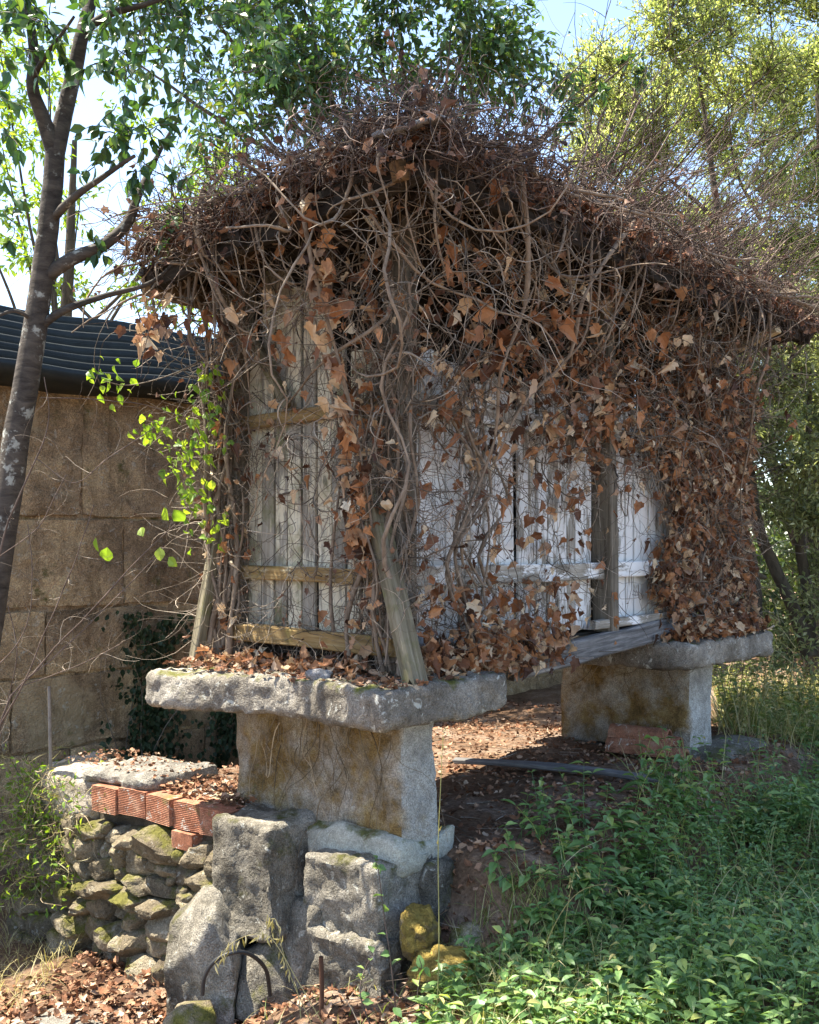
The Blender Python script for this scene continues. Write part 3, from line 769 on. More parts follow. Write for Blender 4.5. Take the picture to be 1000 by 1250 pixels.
for i in range(11):
    a = -0.2+i*0.44
    gt('rafter', (a+0.05, -0.52, 3.35), (a, 0.4, 3.62), 0.07, 0.08, 'dark', (1, 0, 0), parent=rf, seed=220+i, rough=0.008)
gt('rafter', (3.72, 0.02, 3.17), (3.64, -0.50, 3.325), 0.085, 0.05, 'pale', (1, 0, 0), parent=rf, seed=240)
gt('eave_beam', (-0.44, 1.28, 3.145), (-0.44, -0.46, 3.345), 0.10, 0.07, 'dark', (0, 0, 1), parent=rf, seed=241, n=16, rough=0.010)
gt('eave_beam', (-0.42, -0.44, 3.345), (4.4, -0.44, 3.375), 0.09, 0.07, 'dark', (0, 0, 1), parent=rf, seed=242, n=16, rough=0.010)
gt('eave_beam', (-0.46, 1.26, 3.12), (4.4, 1.38, 3.10), 0.11, 0.08, 'brown', (0, 0, 1), parent=rf, seed=243, n=16, rough=0.010)
def tile_mesh():
    n = 9; an = np.linspace(0, math.pi, n); L = 0.46
    acc = []
    for x, r in ((0, 0.085), (L*0.5, 0.078), (L, 0.07)):
        for rr in (r, r-0.014):
            acc.append(np.stack([np.full(n, x), rr*np.cos(an), rr*np.sin(an)], 1))
    V = np.vstack(acc); ix = np.arange(6*n).reshape(3, 2, n)
    Q = []
    for s_ in range(2):
        for j in range(n-1):
            Q += [[ix[s_, 0, j], ix[s_, 0, j+1], ix[s_+1, 0, j+1], ix[s_+1, 0, j]], [ix[s_, 1, j+1], ix[s_, 1, j], ix[s_+1, 1, j], ix[s_+1, 1, j+1]]]
        for j in (0, n-1):
            Q.append([ix[s_, 0, j], ix[s_+1, 0, j], ix[s_+1, 1, j], ix[s_, 1, j]])
    for s_ in (0, 2):
        for j in range(n-1): Q.append([ix[s_, 0, j], ix[s_, 1, j], ix[s_, 1, j+1], ix[s_, 0, j+1]])
    return mesh('tile', V+0.002*np.stack([fbm(V, 20, 2, i) for i in range(3)], 1), np.array(Q), MT['tile'], False)
TILE = tile_mesh()
def place_tile(name, p, xdir, parent, up=(0, 0, 1)):
    x = nrm(np.asarray(xdir, float)); z_ = np.asarray(up, float); z_ = nrm(z_-x*np.dot(x, z_)); y = np.cross(z_, x)
    return link(name, TILE, parent, mat4(np.stack([x, y, z_], 1), p))
for i in range(25):
    a = -0.42+i*0.198
    if R.random() < 0.12: continue
    for r_ in ((0, 1) if 0.2 < a < 4.0 else (0,)):
        p = GP(np.array([a+R.normal()*0.02, -0.55+r_*0.34+R.normal()*0.02, 3.42+r_*0.13]))
        place_tile('roof_tile', p, GD(np.array([R.normal()*0.08, 1.0, 0.36])), rf)
for i in range(9):
    b = -0.36+i*0.19; ze = 3.42-0.11*(b+0.5)
    if R.random() < 0.15: continue
    for r_ in ((0, 1) if 0.1 < b < 0.9 else (0,)):
        p = GP(np.array([-0.55+r_*0.34+R.normal()*0.02, b+R.normal()*0.02, ze+r_*0.13]))
        place_tile('roof_tile', p, GD(np.array([1.0, R.normal()*0.08, 0.36])), rf)
V, Fq = roughbox((-0.15, -0.10, -0.011), (0.15, 0.10, 0.011), 0.04, 0.006, 0.008, 70, 9)
slate_m = basis(GD(np.array([0.2, -1, 0.1])), GD(np.array([1, 0.2, 0.25])))
Vs = V @ slate_m.T+GP(np.array([-0.52, -0.50, 3.475]))
sl = obj('slate', Vs, Fq, MT['slate'], rf)
sl['label'] = 'grey slate sheet at the roof corner'

# ------------------------------------------------------------------ dead ivy over the granary
iv = thing('dead_ivy', 'withered ivy with tangled grey stems and brown leaves smothering the granary', 'ivy', G(-0.05, -0.1, 1.19), ROT_G)
def keep_out(m=0.02):
    def f(p):
        a, b, z_ = p[:, 0], p[:, 1], p[:, 2]
        ins = (a > -m) & (a < GL+m) & (b > -m) & (b < GWD+m) & (z_ < 3.3) & (z_ > 1.1)
        da = a+m; db = b+m; dc = GWD+m-b; de = GL+m-a
        k = np.argmin(np.stack([da, db, dc, de], 1), 1)
        q = p.copy()
        q[:, 0] = np.where(ins & (k == 0), -m, np.where(ins & (k == 3), GL+m, a))
        q[:, 1] = np.where(ins & (k == 1), -m, np.where(ins & (k == 2), GWD+m, b))
        q[:, 2] = np.maximum(q[:, 2], 1.17+0*q[:, 2])
        return q
    return f
KO = keep_out(0.06)
def taper(p, n, r0, r1=0.4):
    r0 = np.asarray(r0); t = np.linspace(1, r1, n)
    return r0[:, None]*t[None]*(1+0.15*R.normal(size=(p, n)))
def cov_side(a, z_):
    c = np.full(a.shape, 0.17)
    c = np.where(z_ > 2.35, 0.62, c); c = np.where(z_ > 2.85, 0.25, c); c = np.where((z_ > 2.75) & (a < 0.55), 0.06, c)
    c = np.where((z_ > 1.95) & (z_ <= 2.35), 0.30, c)
    c = np.where((z_ < 1.62) & (a < 1.35), 0.75, c)
    c = np.where((a > 1.55) & (a < 2.62) & (z_ < 2.1), 0.06, c)
    edge = 2.62+0.12*np.sin(z_*7)+0.35*np.clip(1.45-z_, 0, 1)
    return np.where(a > edge, 1.0, c)
def cov_gable(b, z_):
    c = np.full(b.shape, 0.06)
    c = np.where((b < 0.22), 0.85, c); c = np.where(b > 0.98, 0.9, c)
    c = np.where(z_ > 2.75, np.maximum(c, 0.04), c); c = np.where(z_ > 2.8, np.minimum(c, 0.2), c)
    c = np.where((z_ < 1.45), np.maximum(c, 0.35), c)
    c = np.where((z_ > 2.1) & (z_ < 2.75) & (b < 0.6), np.maximum(c, 0.25), c)
    return c
thick = []     # (path in granary axes, radius)
# corner bundle, left post bundle, far corner
def bundle(n, a0, b0, sa, sb, z0, z1, r):
    for i in range(n):
        m = 16
        t = np.linspace(0, 1, m)
        p = np.zeros((m, 3))
        ph = R.uniform(0, 6.28, 4); fr = R.uniform(1.0, 3.0, 4)
        x0 = R.normal()*sa; y0 = R.normal()*sb
        p[:, 0] = a0+x0*(0.5+t)+sa*0.6*np.sin(fr[0]*t*6.28+ph[0])
        p[:, 1] = b0+y0*(0.5+t)+sb*0.6*np.sin(fr[1]*t*6.28+ph[1])
        zz_ = z0+R.uniform(-0.02, 0.1); ze = z1*R.uniform(0.75, 1.0)
        p[:, 2] = zz_+(ze-zz_)*t
        thick.append((KO(p), r*R.uniform(0.5, 1.4)))
bundle(13, -0.08, -0.03, 0.07, 0.09, 1.2, 3.45, 0.008)
bundle(22, -0.06, GWD+0.03, 0.05, 0.05, 1.2, 3.3, 0.011)
bundle(4, -0.09, 0.22, 0.03, 0.10, 1.2, 3.4, 0.008)
bundle(8, 0.35, -0.10, 0.2, 0.04, 1.2, 3.4, 0.008)
bundle(8, 3.3, -0.12, 0.35, 0.05, 1.2, 3.4, 0.009)
# stems hanging from the eaves
def hang(n, pa, pb, zt, drop, r, out):
    for i in range(n):
        m = 16
        a0, b0 = pa(), pb(); L = R.uniform(*drop)
        d = nrm(np.array([[R.normal()*0.4+out[0], R.normal()*0.4+out[1], -1.0]]))
        q = grow(np.array([[a0, b0, zt+R.uniform(-0.05, 0.12)]]), d, m, L/m*1.15, 0.27, np.array([0, 0, -0.12]), 0.6, KO)[0]
        thick.append((q, r*R.uniform(0.5, 1.3)))
hang(16, lambda: R.uniform(-0.56, -0.2), lambda: R.uniform(0.45, 1.25), 3.36, (0.35, 0.95), 0.007, (0.15, 0))
hang(13, lambda: R.uniform(-0.58, -0.1), lambda: R.uniform(-0.5, 0.4), 3.46, (0.6, 1.9), 0.007, (0.15, 0.1))
hang(36, lambda: R.uniform(-0.4, 3.7), lambda: R.uniform(-0.60, -0.15), 3.45, (0.35, 1.0), 0.0065, (0, 0.15))
# drooping loops at the front eave
for i in range(22):
    b0 = R.uniform(0.45, 1.2); b1 = b0+R.normal()*0.35; m = 16; t = np.linspace(0, 1, m)
    p = np.zeros((m, 3))
    p[:, 0] = -0.58+R.uniform(0, 0.12)+0.45*t**1.5*R.uniform(0.3, 1)
    p[:, 1] = b0+(b1-b0)*t
    p[:, 2] = 3.47-0.1*b0+(R.uniform(-0.5, 0.0))*t-R.uniform(0.15, 0.55)*np.sin(math.pi*t)
    p += 0.03*np.stack([np.sin(t*9+R.uniform(0, 6)), np.sin(t*8+R.uniform(0, 6)), np.sin(t*7+R.uniform(0, 6))], 1)
    thick.append((KO(p), R.uniform(0.003, 0.007)))
for i in range(30):
    a0 = R.uniform(0.0, 3.6); a1 = a0+R.normal()*0.5; m = 16; t = np.linspace(0, 1, m)
    p = np.zeros((m, 3))
    p[:, 0] = a0+(a1-a0)*t
    p[:, 1] = -0.60+R.uniform(0, 0.12)+0.45*t**1.5*R.uniform(0.2, 1)
    p[:, 2] = 3.50+(R.uniform(-0.9, 0.0))*t-R.uniform(0.1, 0.45)*np.sin(math.pi*t)
    p += 0.03*np.stack([np.sin(t*9+R.uniform(0, 6)), np.sin(t*8+R.uniform(0, 6)), np.sin(t*7+R.uniform(0, 6))], 1)
    thick.append((KO(p), R.uniform(0.003, 0.007)))
for i in range(46):
    m = 16; t = np.linspace(0, 1, m); p = np.zeros((m, 3)); L = R.uniform(0.6, 1.7); o_ = R.uniform(-0.62, -0.2)
    wig = 0.06*np.sin(t*R.uniform(5, 12)+R.uniform(0, 6)); rise = 0.05+0.06*np.abs(np.sin(t*R.uniform(2, 6)+R.uniform(0, 6)))
    if i % 3: c0 = R.uniform(-0.6, 3.6); p[:, 0] = c0+L*t; p[:, 1] = o_+wig+R.normal()*0.3*t
    else: c0 = R.uniform(-0.6, 0.5); p[:, 1] = c0+L*0.7*t; p[:, 0] = o_+wig+R.normal()*0.2*t
    d_ = np.minimum(p[:, 0]+0.5, p[:, 1]+0.5)
    p[:, 2] = 3.45-0.11*np.clip(p[:, 1]+0.5, 0, 2)+np.clip(d_, -0.2, 0.9)*0.35+rise
    thick.append((p, R.uniform(0.005, 0.011)))
# a few pale main stems seen in front
pl = [[(-0.56, 0.06, 3.50), (-0.55, 0.1, 3.30), (-0.50, 0.08, 3.0), (-0.35, 0.06, 2.6), (-0.22, 0.05, 2.2), (-0.15, 0.03, 1.8), (-0.1, 0.02, 1.3)],
      [(0.1, -0.6, 3.48), (0.2, -0.58, 3.2), (0.3, -0.5, 2.9), (0.25, -0.4, 2.6), (0.35, -0.3, 2.3), (0.3, -0.15, 1.9)],
      [(1.2, -0.62, 3.5), (0.9, -0.62, 3.25), (0.75, -0.55, 3.0), (0.8, -0.45, 2.75), (0.6, -0.3, 2.5), (0.5, -0.2, 2.2)],
      [(3.2, -0.6, 3.45), (3.25, -0.58, 3.1), (3.2, -0.5, 2.8), (3.5, -0.35, 2.5), (3.6, -0.25, 2.2), (3.75, -0.2, 1.9)],
      [(-0.55, 0.75, 3.48), (-0.55, 0.80, 3.25), (-0.5, 0.7, 3.0), (-0.3, 0.75, 2.8), (-0.15, 0.85, 2.5)]]
for q in pl: thick.append((spline(q, 16), 0.011))
TP = np.stack([t[0] for t in thick]); TR = np.array([t[1] for t in thick])
for i in range(len(TP)):
    V, Fq = tubes(GP(TP[i])[None], (TR[i]*np.linspace(1.25, 0.45, 16)*(1+0.22*R.normal(size=16)))[None], 6)
    obj('stem', V, Fq, MT['vine'], iv)
# thin twigs: an uncountable tangle
tw = Acc(); LP = []; LN = []       # leaf anchor points with outward side
def twigs(start, d, n, seg, wander, bias, r, k=3, fix=KO, keep=None, smooth=0.6):
    q = grow(start, d, n, seg, wander, bias, smooth, fix)
    V, Fq = tubes(GP(q), taper(len(q), n, r), k)
    tw.add(V, Fq)
    if keep: keep.append(q)
    return q
anchors = []
# on the long side
N0 = 4200
a = R.uniform(-0.1, GL+0.12, N0); z_ = R.uniform(1.2, 3.3, N0)
ok = R.random(N0) < cov_side(a, z_)
a, z_ = a[ok], z_[ok]; n_ = len(a)
st = np.stack([a, -R.uniform(0.03, 0.06+0.22*sstep(z_, 2.2, 3.2)+0.12*(a > 2.6), n_), z_], 1)
q = twigs(st, R.normal(size=(n_, 3))*np.array([1, 0.3, 0.8])+np.array([0, 0, -0.3]), 10, R.uniform(0.025, 0.075, n_), 0.30, np.array([0, 0.03, -0.03]), R.uniform(0.0011, 0.0030, n_))
anchors.append(q)
# on the gable
N0 = 3200
b = R.uniform(-0.1, GWD+0.15, N0); z_ = R.uniform(1.2, 3.25, N0)
ok = R.random(N0) < cov_gable(b, z_)
b, z_ = b[ok], z_[ok]; n_ = len(b)
st = np.stack([-R.uniform(0.03, 0.07+0.2*sstep(z_, 2.3, 3.2), n_), b, z_], 1)
qg = twigs(st, R.normal(size=(n_, 3))*np.array([0.3, 1, 0.9])+np.array([0, 0, -0.3]), 10, R.uniform(0.025, 0.075, n_), 0.28, np.array([0.03, 0, -0.03]), R.uniform(0.0011, 0.0030, n_))
anchors_g = [qg]
# hanging under the eaves
n_ = 380
st = np.stack([R.uniform(-0.6, 3.8, n_), R.uniform(-0.66, -0.1, n_), R.uniform(2.75, 3.45, n_)], 1)
q = twigs(st, R.normal(size=(n_, 3))+np.array([0, 0, -0.4]), 12, R.uniform(0.03, 0.08, n_), 0.33, np.array([0, 0.02, -0.06]), R.uniform(0.0014, 0.0036, n_)); anchors.append(q)
n_ = 190
st = np.stack([R.uniform(-0.66, -0.08, n_), R.uniform(-0.6, 1.3, n_), R.uniform(2.8, 3.45, n_)], 1); st[:, 2] -= 0.08*st[:, 1]
q = twigs(st, R.normal(size=(n_, 3))+np.array([0, 0, -0.4]), 12, R.uniform(0.03, 0.08, n_), 0.33, np.array([0.02, 0, -0.06]), R.uniform(0.0014, 0.0036, n_)); anchors_g.append(q)
# mid-sized runners, forking
for (n_, lo_, hi_, fc) in ((260, (0.0, -0.5, 1.7), (3.7, -0.08, 3.4), 0), (80, (-0.5, -0.2, 1.7), (-0.08, 1.2, 2.75), 1)):
    st = R.uniform(lo_, hi_, (n_, 3)); z_ = st[:, 2]
    cv_ = cov_side(st[:, 0], z_) if fc == 0 else cov_gable(st[:, 1], z_)+0.15
    st = st[R.random(n_) < cv_+0.05]; n_ = len(st)
    dpt = 0.08+0.4*sstep(st[:, 2], 2.3, 3.3)*R.random(n_)
    if fc == 0: st[:, 1] = -dpt
    else: st[:, 0] = -dpt
    dr = R.normal(size=(n_, 3))*np.array([1, 0.4, 1] if fc == 0 else [0.4, 1, 1])+np.array([0, 0, -0.5])
    r_ = R.uniform(0.0028, 0.0058, n_)
    q = twigs(st, dr, 18, R.uniform(0.018, 0.045, n_), 0.28, np.array([0, 0, -0.05]), r_, 5)
    for k in range(3):
        pk = R.integers(4, 16, n_); ii_ = np.arange(n_)
        d2 = nrm(q[ii_, pk]-q[ii_, pk-1])+R.normal(size=(n_, 3))*0.5
        q2 = twigs(q[ii_, pk], d2, 11, R.uniform(0.025, 0.05, n_), 0.26, np.array([0, 0, -0.05]), r_*0.55, 4)
        (anchors if fc == 0 else anchors_g).append(q2)
# heap on the roof edge
def roofz(a, b):
    ze = 3.45-0.11*np.clip(b+0.5, 0, 2)
    d = np.minimum.reduce([a+0.5, b+0.5, 1.4-b, 4.4-a])
    return ze+np.clip(d, -0.2, 0.9)*0.35
def topfix(p):
    q = p.copy(); zmin = roofz(p[:, 0], p[:, 1])+0.03
    inside = (p[:, 0] > -0.55) & (p[:, 1] > -0.55) & (p[:, 0] < 4.45) & (p[:, 1] < 1.4)
    q[:, 2] = np.where(inside, np.maximum(q[:, 2], zmin), np.maximum(q[:, 2], zmin-0.10)); return q
rt = Acc()
def rtwigs(st, d, n, seg, wander, bias, r, mat='red', smooth=0.6):
    q = grow(st, d, n, seg, wander, bias, smooth, topfix)
    V, Fq = tubes(GP(q), taper(len(q), n, r), 3); rt.add(V, Fq); return q
n_ = 3000
a = R.uniform(-0.65, 4.5, n_); b = -0.56+np.abs(R.normal(size=n_))*0.38
st = np.stack([a, b, roofz(a, b)+np.abs(R.normal(size=n_))*0.05*(1+0.9*vnoise(np.stack([a*2.3, b*2.3, 0*a], 1), 61))+0.02], 1)
qr1 = rtwigs(st, R.normal(size=(n_, 3))*np.array([1, 1, 0.2]), 11, R.uniform(0.02, 0.06, n_), 0.36, np.array([0, 0, -0.10]), R.uniform(0.0013, 0.0045, n_))
n_ = 1700
b = R.uniform(-0.65, 1.4, n_); a = -0.56+np.abs(R.normal(size=n_))*0.38
st = np.stack([a, b, roofz(a, b)+np.abs(R.normal(size=n_))*0.05*(1+0.9*vnoise(np.stack([a*2.3, b*2.3, 0*a], 1), 61))+0.02], 1)
qr2 = rtwigs(st, R.normal(size=(n_, 3))*np.array([1, 1, 0.2]), 11, R.uniform(0.02, 0.06, n_), 0.36, np.array([0, 0, -0.10]), R.uniform(0.0013, 0.0045, n_))
# ragged clumps
for (a0, b0, rr, m) in [(-0.45, 0.75, 0.16, 90), (-0.5, 0.35, 0.13, 70), (-0.45, -0.1, 0.18, 110), (-0.4, -0.45, 0.17, 110), (0.15, -0.5, 0.20, 120), (0.75, -0.5, 0.16, 90), (1.3, -0.45, 0.22, 130), (1.9, -0.5, 0.15, 80),
                        (2.4, -0.45, 0.2, 110), (3.1, -0.5, 0.15, 80), (3.8, -0.5, 0.17, 90), (4.3, -0.45, 0.16, 80), (-0.3, 1.15, 0.15, 80), (0.5, -0.2, 0.24, 120), (0.1, 0.3, 0.22, 110)]:
    st = np.array([a0, b0, float(roofz(np.array(a0), np.array(b0)))+rr*0.55])+R.normal(size=(m, 3))*np.array([rr*0.8, rr*0.8, rr*0.5])
    q = grow(st, R.normal(size=(m, 3)), 10, R.uniform(0.02, 0.05, m), 0.38, np.array([0, 0, -0.06]), 0.6)
    V, Fq = tubes(GP(q), taper(m, 10, R.uniform(0.0014, 0.0048, m)), 3); rt.add(V, Fq)
# bits hanging over the edge
n_ = 620
a = np.concatenate([R.uniform(-0.6, 4.4, 420), R.uniform(-0.62, -0.48, 200)]); b = np.concatenate([R.uniform(-0.64, -0.48, 420), R.uniform(-0.6, 1.3, 200)])
st = np.stack([a, b, roofz(a, b)+R.uniform(-0.06, 0.08, n_)], 1)
q = grow(st, R.normal(size=(n_, 3))*np.array([1, 1, 0.5])+np.array([0, 0, -0.35]), 9, R.uniform(0.015, 0.055, n_), 0.35, np.array([0, 0, -0.05]), 0.6)
V, Fq = tubes(GP(q), taper(n_, 9, R.uniform(0.0013, 0.004, n_)), 3); rt.add(V, Fq); qr3 = q
# bare shoots springing up along the right-hand slope
n_ = 210
a = R.uniform(0.7, 4.2, n_); b = R.uniform(-0.55, 0.3, n_)
st = np.stack([a, b, roofz(a, b)+0.03], 1)
dr = np.stack([R.normal(size=n_)*0.4+0.25, -np.abs(R.normal(size=n_))*0.5-0.25, np.full(n_, 0.75)], 1)
qs = rtwigs(st, dr, 14, R.uniform(0.04, 0.11, n_), 0.06, np.array([0.015, -0.012, 0.01]), R.uniform(0.003, 0.0065, n_))
for k in range(3):
    pk = R.integers(4, 13, n_); s2 = qs[np.arange(n_), pk]; d2 = qs[np.arange(n_), pk]-qs[np.arange(n_), pk-1]
    rtwigs(s2, nrm(d2)+R.normal(size=(n_, 3))*0.5, 9, R.uniform(0.025, 0.06, n_), 0.08, 0, R.uniform(0.0018, 0.003, n_))
n_ = 260   # shorter brush over the front corner and left slope
a = np.concatenate([R.uniform(-0.55, 0.9, 170), R.uniform(-0.5, 0.4, 90)]); b = np.concatenate([R.uniform(-0.55, 0.3, 170), R.uniform(0.2, 1.3, 90)])
st = np.stack([a, b, roofz(a, b)+0.03], 1)
dr = np.stack([R.normal(size=n_)*0.6, R.normal(size=n_)*0.6, np.full(n_, 0.8)], 1)
rtwigs(st, dr, 10, R.uniform(0.012, 0.032, n_), 0.18, np.array([0, 0, -0.03]), R.uniform(0.0016, 0.0035, n_))
V, Fs = tw.out(); obj('twig_tangle', V, Fs, MT['twig'], iv, True, 'stuff')
V, Fs = rt.out(); obj('roof_twigs', V, Fs, MT['redtwig'], iv, True, 'stuff')
# rootlets on the pillar face
n_ = 46
st = np.stack([np.full(n_, -0.172), R.uniform(-0.12, 0.75, n_), R.uniform(0.8, 1.0, n_)], 1)
def pil(p): q = p.copy(); q[:, 0] = np.where((p[:, 2] > 0.47), -0.172+0.01*np.sin(p[:, 2]*20), np.minimum(p[:, 0], -0.25)); return q
q = grow(st, np.stack([np.zeros(n_), R.normal(size=n_)*0.4, np.full(n_, -1.0)], 1), 14, R.uniform(0.02, 0.055, n_), 0.16, np.array([0, 0, -0.05]), 0.6, pil)
V, Fq = tubes(GP(q), taper(n_, 14, R.uniform(0.0012, 0.003, n_)), 4)
obj('rootlets', V, Fq, MT['root'], iv, True, 'stuff')
n_ = 40
st = np.stack([R.uniform(2.5, 3.2, n_), R.uniform(-0.2, 0.6, n_), R.uniform(0.95, 1.15, n_)], 1)
q = grow(st, np.stack([R.normal(size=n_)*0.4, R.normal(size=n_)*0.4, np.full(n_, -1.0)], 1), 10, R.uniform(0.02, 0.045, n_), 0.2, np.array([0, 0, -0.05]))
V, Fq = tubes(GP(q), taper(n_, 10, R.uniform(0.0015, 0.003, n_)), 4)
obj('rootlets', V, Fq, MT['root'], iv, True, 'stuff')

# leaves
IVT = [ivy_leaf(i, 0.55+0.22*(i % 4)) for i in range(30)]
IVM = [mesh('leaf', V, T, MT['dead'], False) for V, T in IVT]
pos, tip, nor, siz = [], [], [], []
def put(p, out, smin, smax, spread=0.55, down=1.0):
    n = len(p)
    pos.append(p); nor.append(np.asarray(out)+R.normal(size=(n, 3))*spread)
    tip.append(R.normal(size=(n, 3))*0.55+np.array([0, 0, -down])); siz.append(R.uniform(smin, smax, n))
def cov_leaf(a, z_):
    c = np.full(a.shape, 0.075)
    c = np.where(z_ > 2.3, 0.26, c)
    c = np.where((z_ > 2.3) & (a > 1.2), 0.42, c)
    c = np.where((z_ > 2.95), c*0.45, c)
    c = np.where((z_ < 1.62) & (a < 1.4), 0.30, c)
    c = np.where((z_ < 1.38) & (a < 1.25), 0.7, c)
    c = np.where((a > 1.55) & (a < 2.62) & (z_ < 2.05), 0.02, c)
    edge = 2.62+0.12*np.sin(z_*7)+0.35*np.clip(1.45-z_, 0, 1)
    c = np.where(a > edge, 1.0, c)
    return np.where((a > 3.2) & (z_ > 3.02), 0.03, c)
N0 = 9800
a = R.uniform(-0.05, GL+0.14, N0); z_ = R.uniform(1.16, 3.3, N0)
ok = R.random(N0) < cov_leaf(a, z_); a, z_ = a[ok], z_[ok]; n_ = len(a)
dep = R.uniform(0.03, 0.20, n_)+0.14*sstep(z_, 2.3, 3.1)*R.random(n_)
put(np.stack([a, -dep, z_], 1), (0.0, -1, 0.25), 0.038, 0.092)
nf = 260   # round the far corner
put(np.stack([GL+R.uniform(0.03, 0.16, nf), R.uniform(-0.15, 0.4, nf), R.uniform(1.2, 2.9, nf)], 1), (0.7, -0.7, 0.2), 0.05, 0.09)
nf = 420   # lying on the far cap and spilling over
put(np.stack([R.uniform(2.6, 3.9, nf), R.uniform(-0.38, -0.05, nf), 1.19+np.abs(R.normal(size=nf))*0.05], 1), (0, -0.3, 1), 0.045, 0.085, 0.5, 0.3)
nf = 430   # heap at the foot of the near corner
aa = R.uniform(-0.05, 1.0, nf)
put(np.stack([aa, -R.uniform(0.02, 0.28, nf)*(1-0.3*aa), 1.17+np.abs(R.normal(size=nf))*0.10+0.0*aa], 1), (0, -0.8, 0.6), 0.045, 0.085, 0.5, 0.5)
# gable: corner strip and scattered
nf = 170
put(np.stack([-R.uniform(0.05, 0.28, nf), R.normal(size=nf)*0.10+0.08, R.uniform(1.3, 3.2, nf)], 1), (-1, -0.3, 0.2), 0.035, 0.075)
nf = 70
put(np.stack([-R.uniform(0.05, 0.25, nf), R.uniform(0.0, 1.15, nf), R.uniform(1.9, 2.9, nf)], 1), (-1, 0, 0.2), 0.035, 0.08)
nf = 170
put(np.stack([-R.uniform(0.03, 0.3, nf), R.uniform(0.0, 1.15, nf), 1.20+np.abs(R.normal(size=nf))*0.03], 1), (-0.3, 0, 1), 0.04, 0.075, 0.5, 0.2)
nf = 130
put(np.stack([-R.uniform(0.02, 0.15, nf), GWD+R.normal(size=nf)*0.07, R.uniform(1.3, 3.1, nf)], 1), (-1, 0.3, 0.2), 0.04, 0.08)
# long strand of leaves hanging before the near corner, and the eaves
nf = 110
t = R.uniform(0, 1, nf)
put(np.stack([-0.56+0.4*t+R.normal(size=nf)*0.03, 0.06+R.normal(size=nf)*0.035, 3.3-1.6*t], 1), (-1, -0.2, 0.1), 0.05, 0.10)
nf = 150
put(np.stack([R.uniform(-0.3, 3.8, nf), -R.uniform(0.25, 0.66, nf), R.uniform(2.5, 3.5, nf)], 1), (0, -1, 0.2), 0.05, 0.11)
nf = 50
put(np.stack([-R.uniform(0.25, 0.6, nf), R.uniform(-0.3, 1.2, nf), R.uniform(2.7, 3.4, nf)], 1), (-1, 0, 0.2), 0.05, 0.10)
# the large pale leaves
big = np.array([[0.62, -0.50, 2.86], [0.66, -0.50, 2.90], [0.36, -0.42, 2.80], [0.10, -0.46, 2.86], [0.42, -0.40, 2.52], [0.38, -0.42, 2.36], [0.14, -0.44, 2.66], [1.0, -0.46, 2.66]])
put(big, (0, -1, 0.2), 0.11, 0.135, 0.3)
pos = np.concatenate(pos); nor = np.concatenate(nor); tip = np.concatenate(tip); siz = np.concatenate(siz)
Wp, Wn, Wt = GP(pos), GD(nrm(nor)), GD(nrm(tip))
front = (Wn*nrm(np.array([0, 0, EYE])-Wp)).sum(1)
app = siz/Wp[:, 1]*np.clip(np.abs(front), 0.2, 1)+0.004*R.random(len(siz))
app[-len(big):] += 1
order = np.argsort(-app)
sel, rest = order[:300], order[300:]
leaf_objs('leaf', IVM, Wp[sel], Wt[sel], Wn[sel], siz[sel], iv)
acc = Acc(); scatter(acc, IVT, Wp[rest], Wt[rest], Wn[rest], siz[rest])
V, Fs = acc.out(); obj('leaves', V, Fs, MT['dead'], iv, False, 'stuff')
# shrivelled leaves and crumbs heaped on the roof edges
acc = Acc()
def on(qs, n, smin, smax):
    f = qs.reshape(-1, 3); s_ = f[R.integers(0, len(f), n)]+R.normal(size=(n, 3))*0.02
    scatter(acc, IVT, GP(s_), nrm(R.normal(size=(n, 3))+np.array([0, 0, -0.5])), nrm(R.normal(size=(n, 3))), R.uniform(smin, smax, n))
on(qr1, 1500, 0.02, 0.06); on(qr2, 800, 0.02, 0.06); on(qr3, 420, 0.02, 0.06); on(np.concatenate([x.reshape(-1, 3) for x in anchors]), 900, 0.015, 0.04); on(np.concatenate([x.reshape(-1, 3) for x in anchors_g]), 420, 0.015, 0.04)
V, Fs = acc.out(); obj('shrivelled_leaves', V, Fs, MT['shrivel'], iv, False, 'stuff')

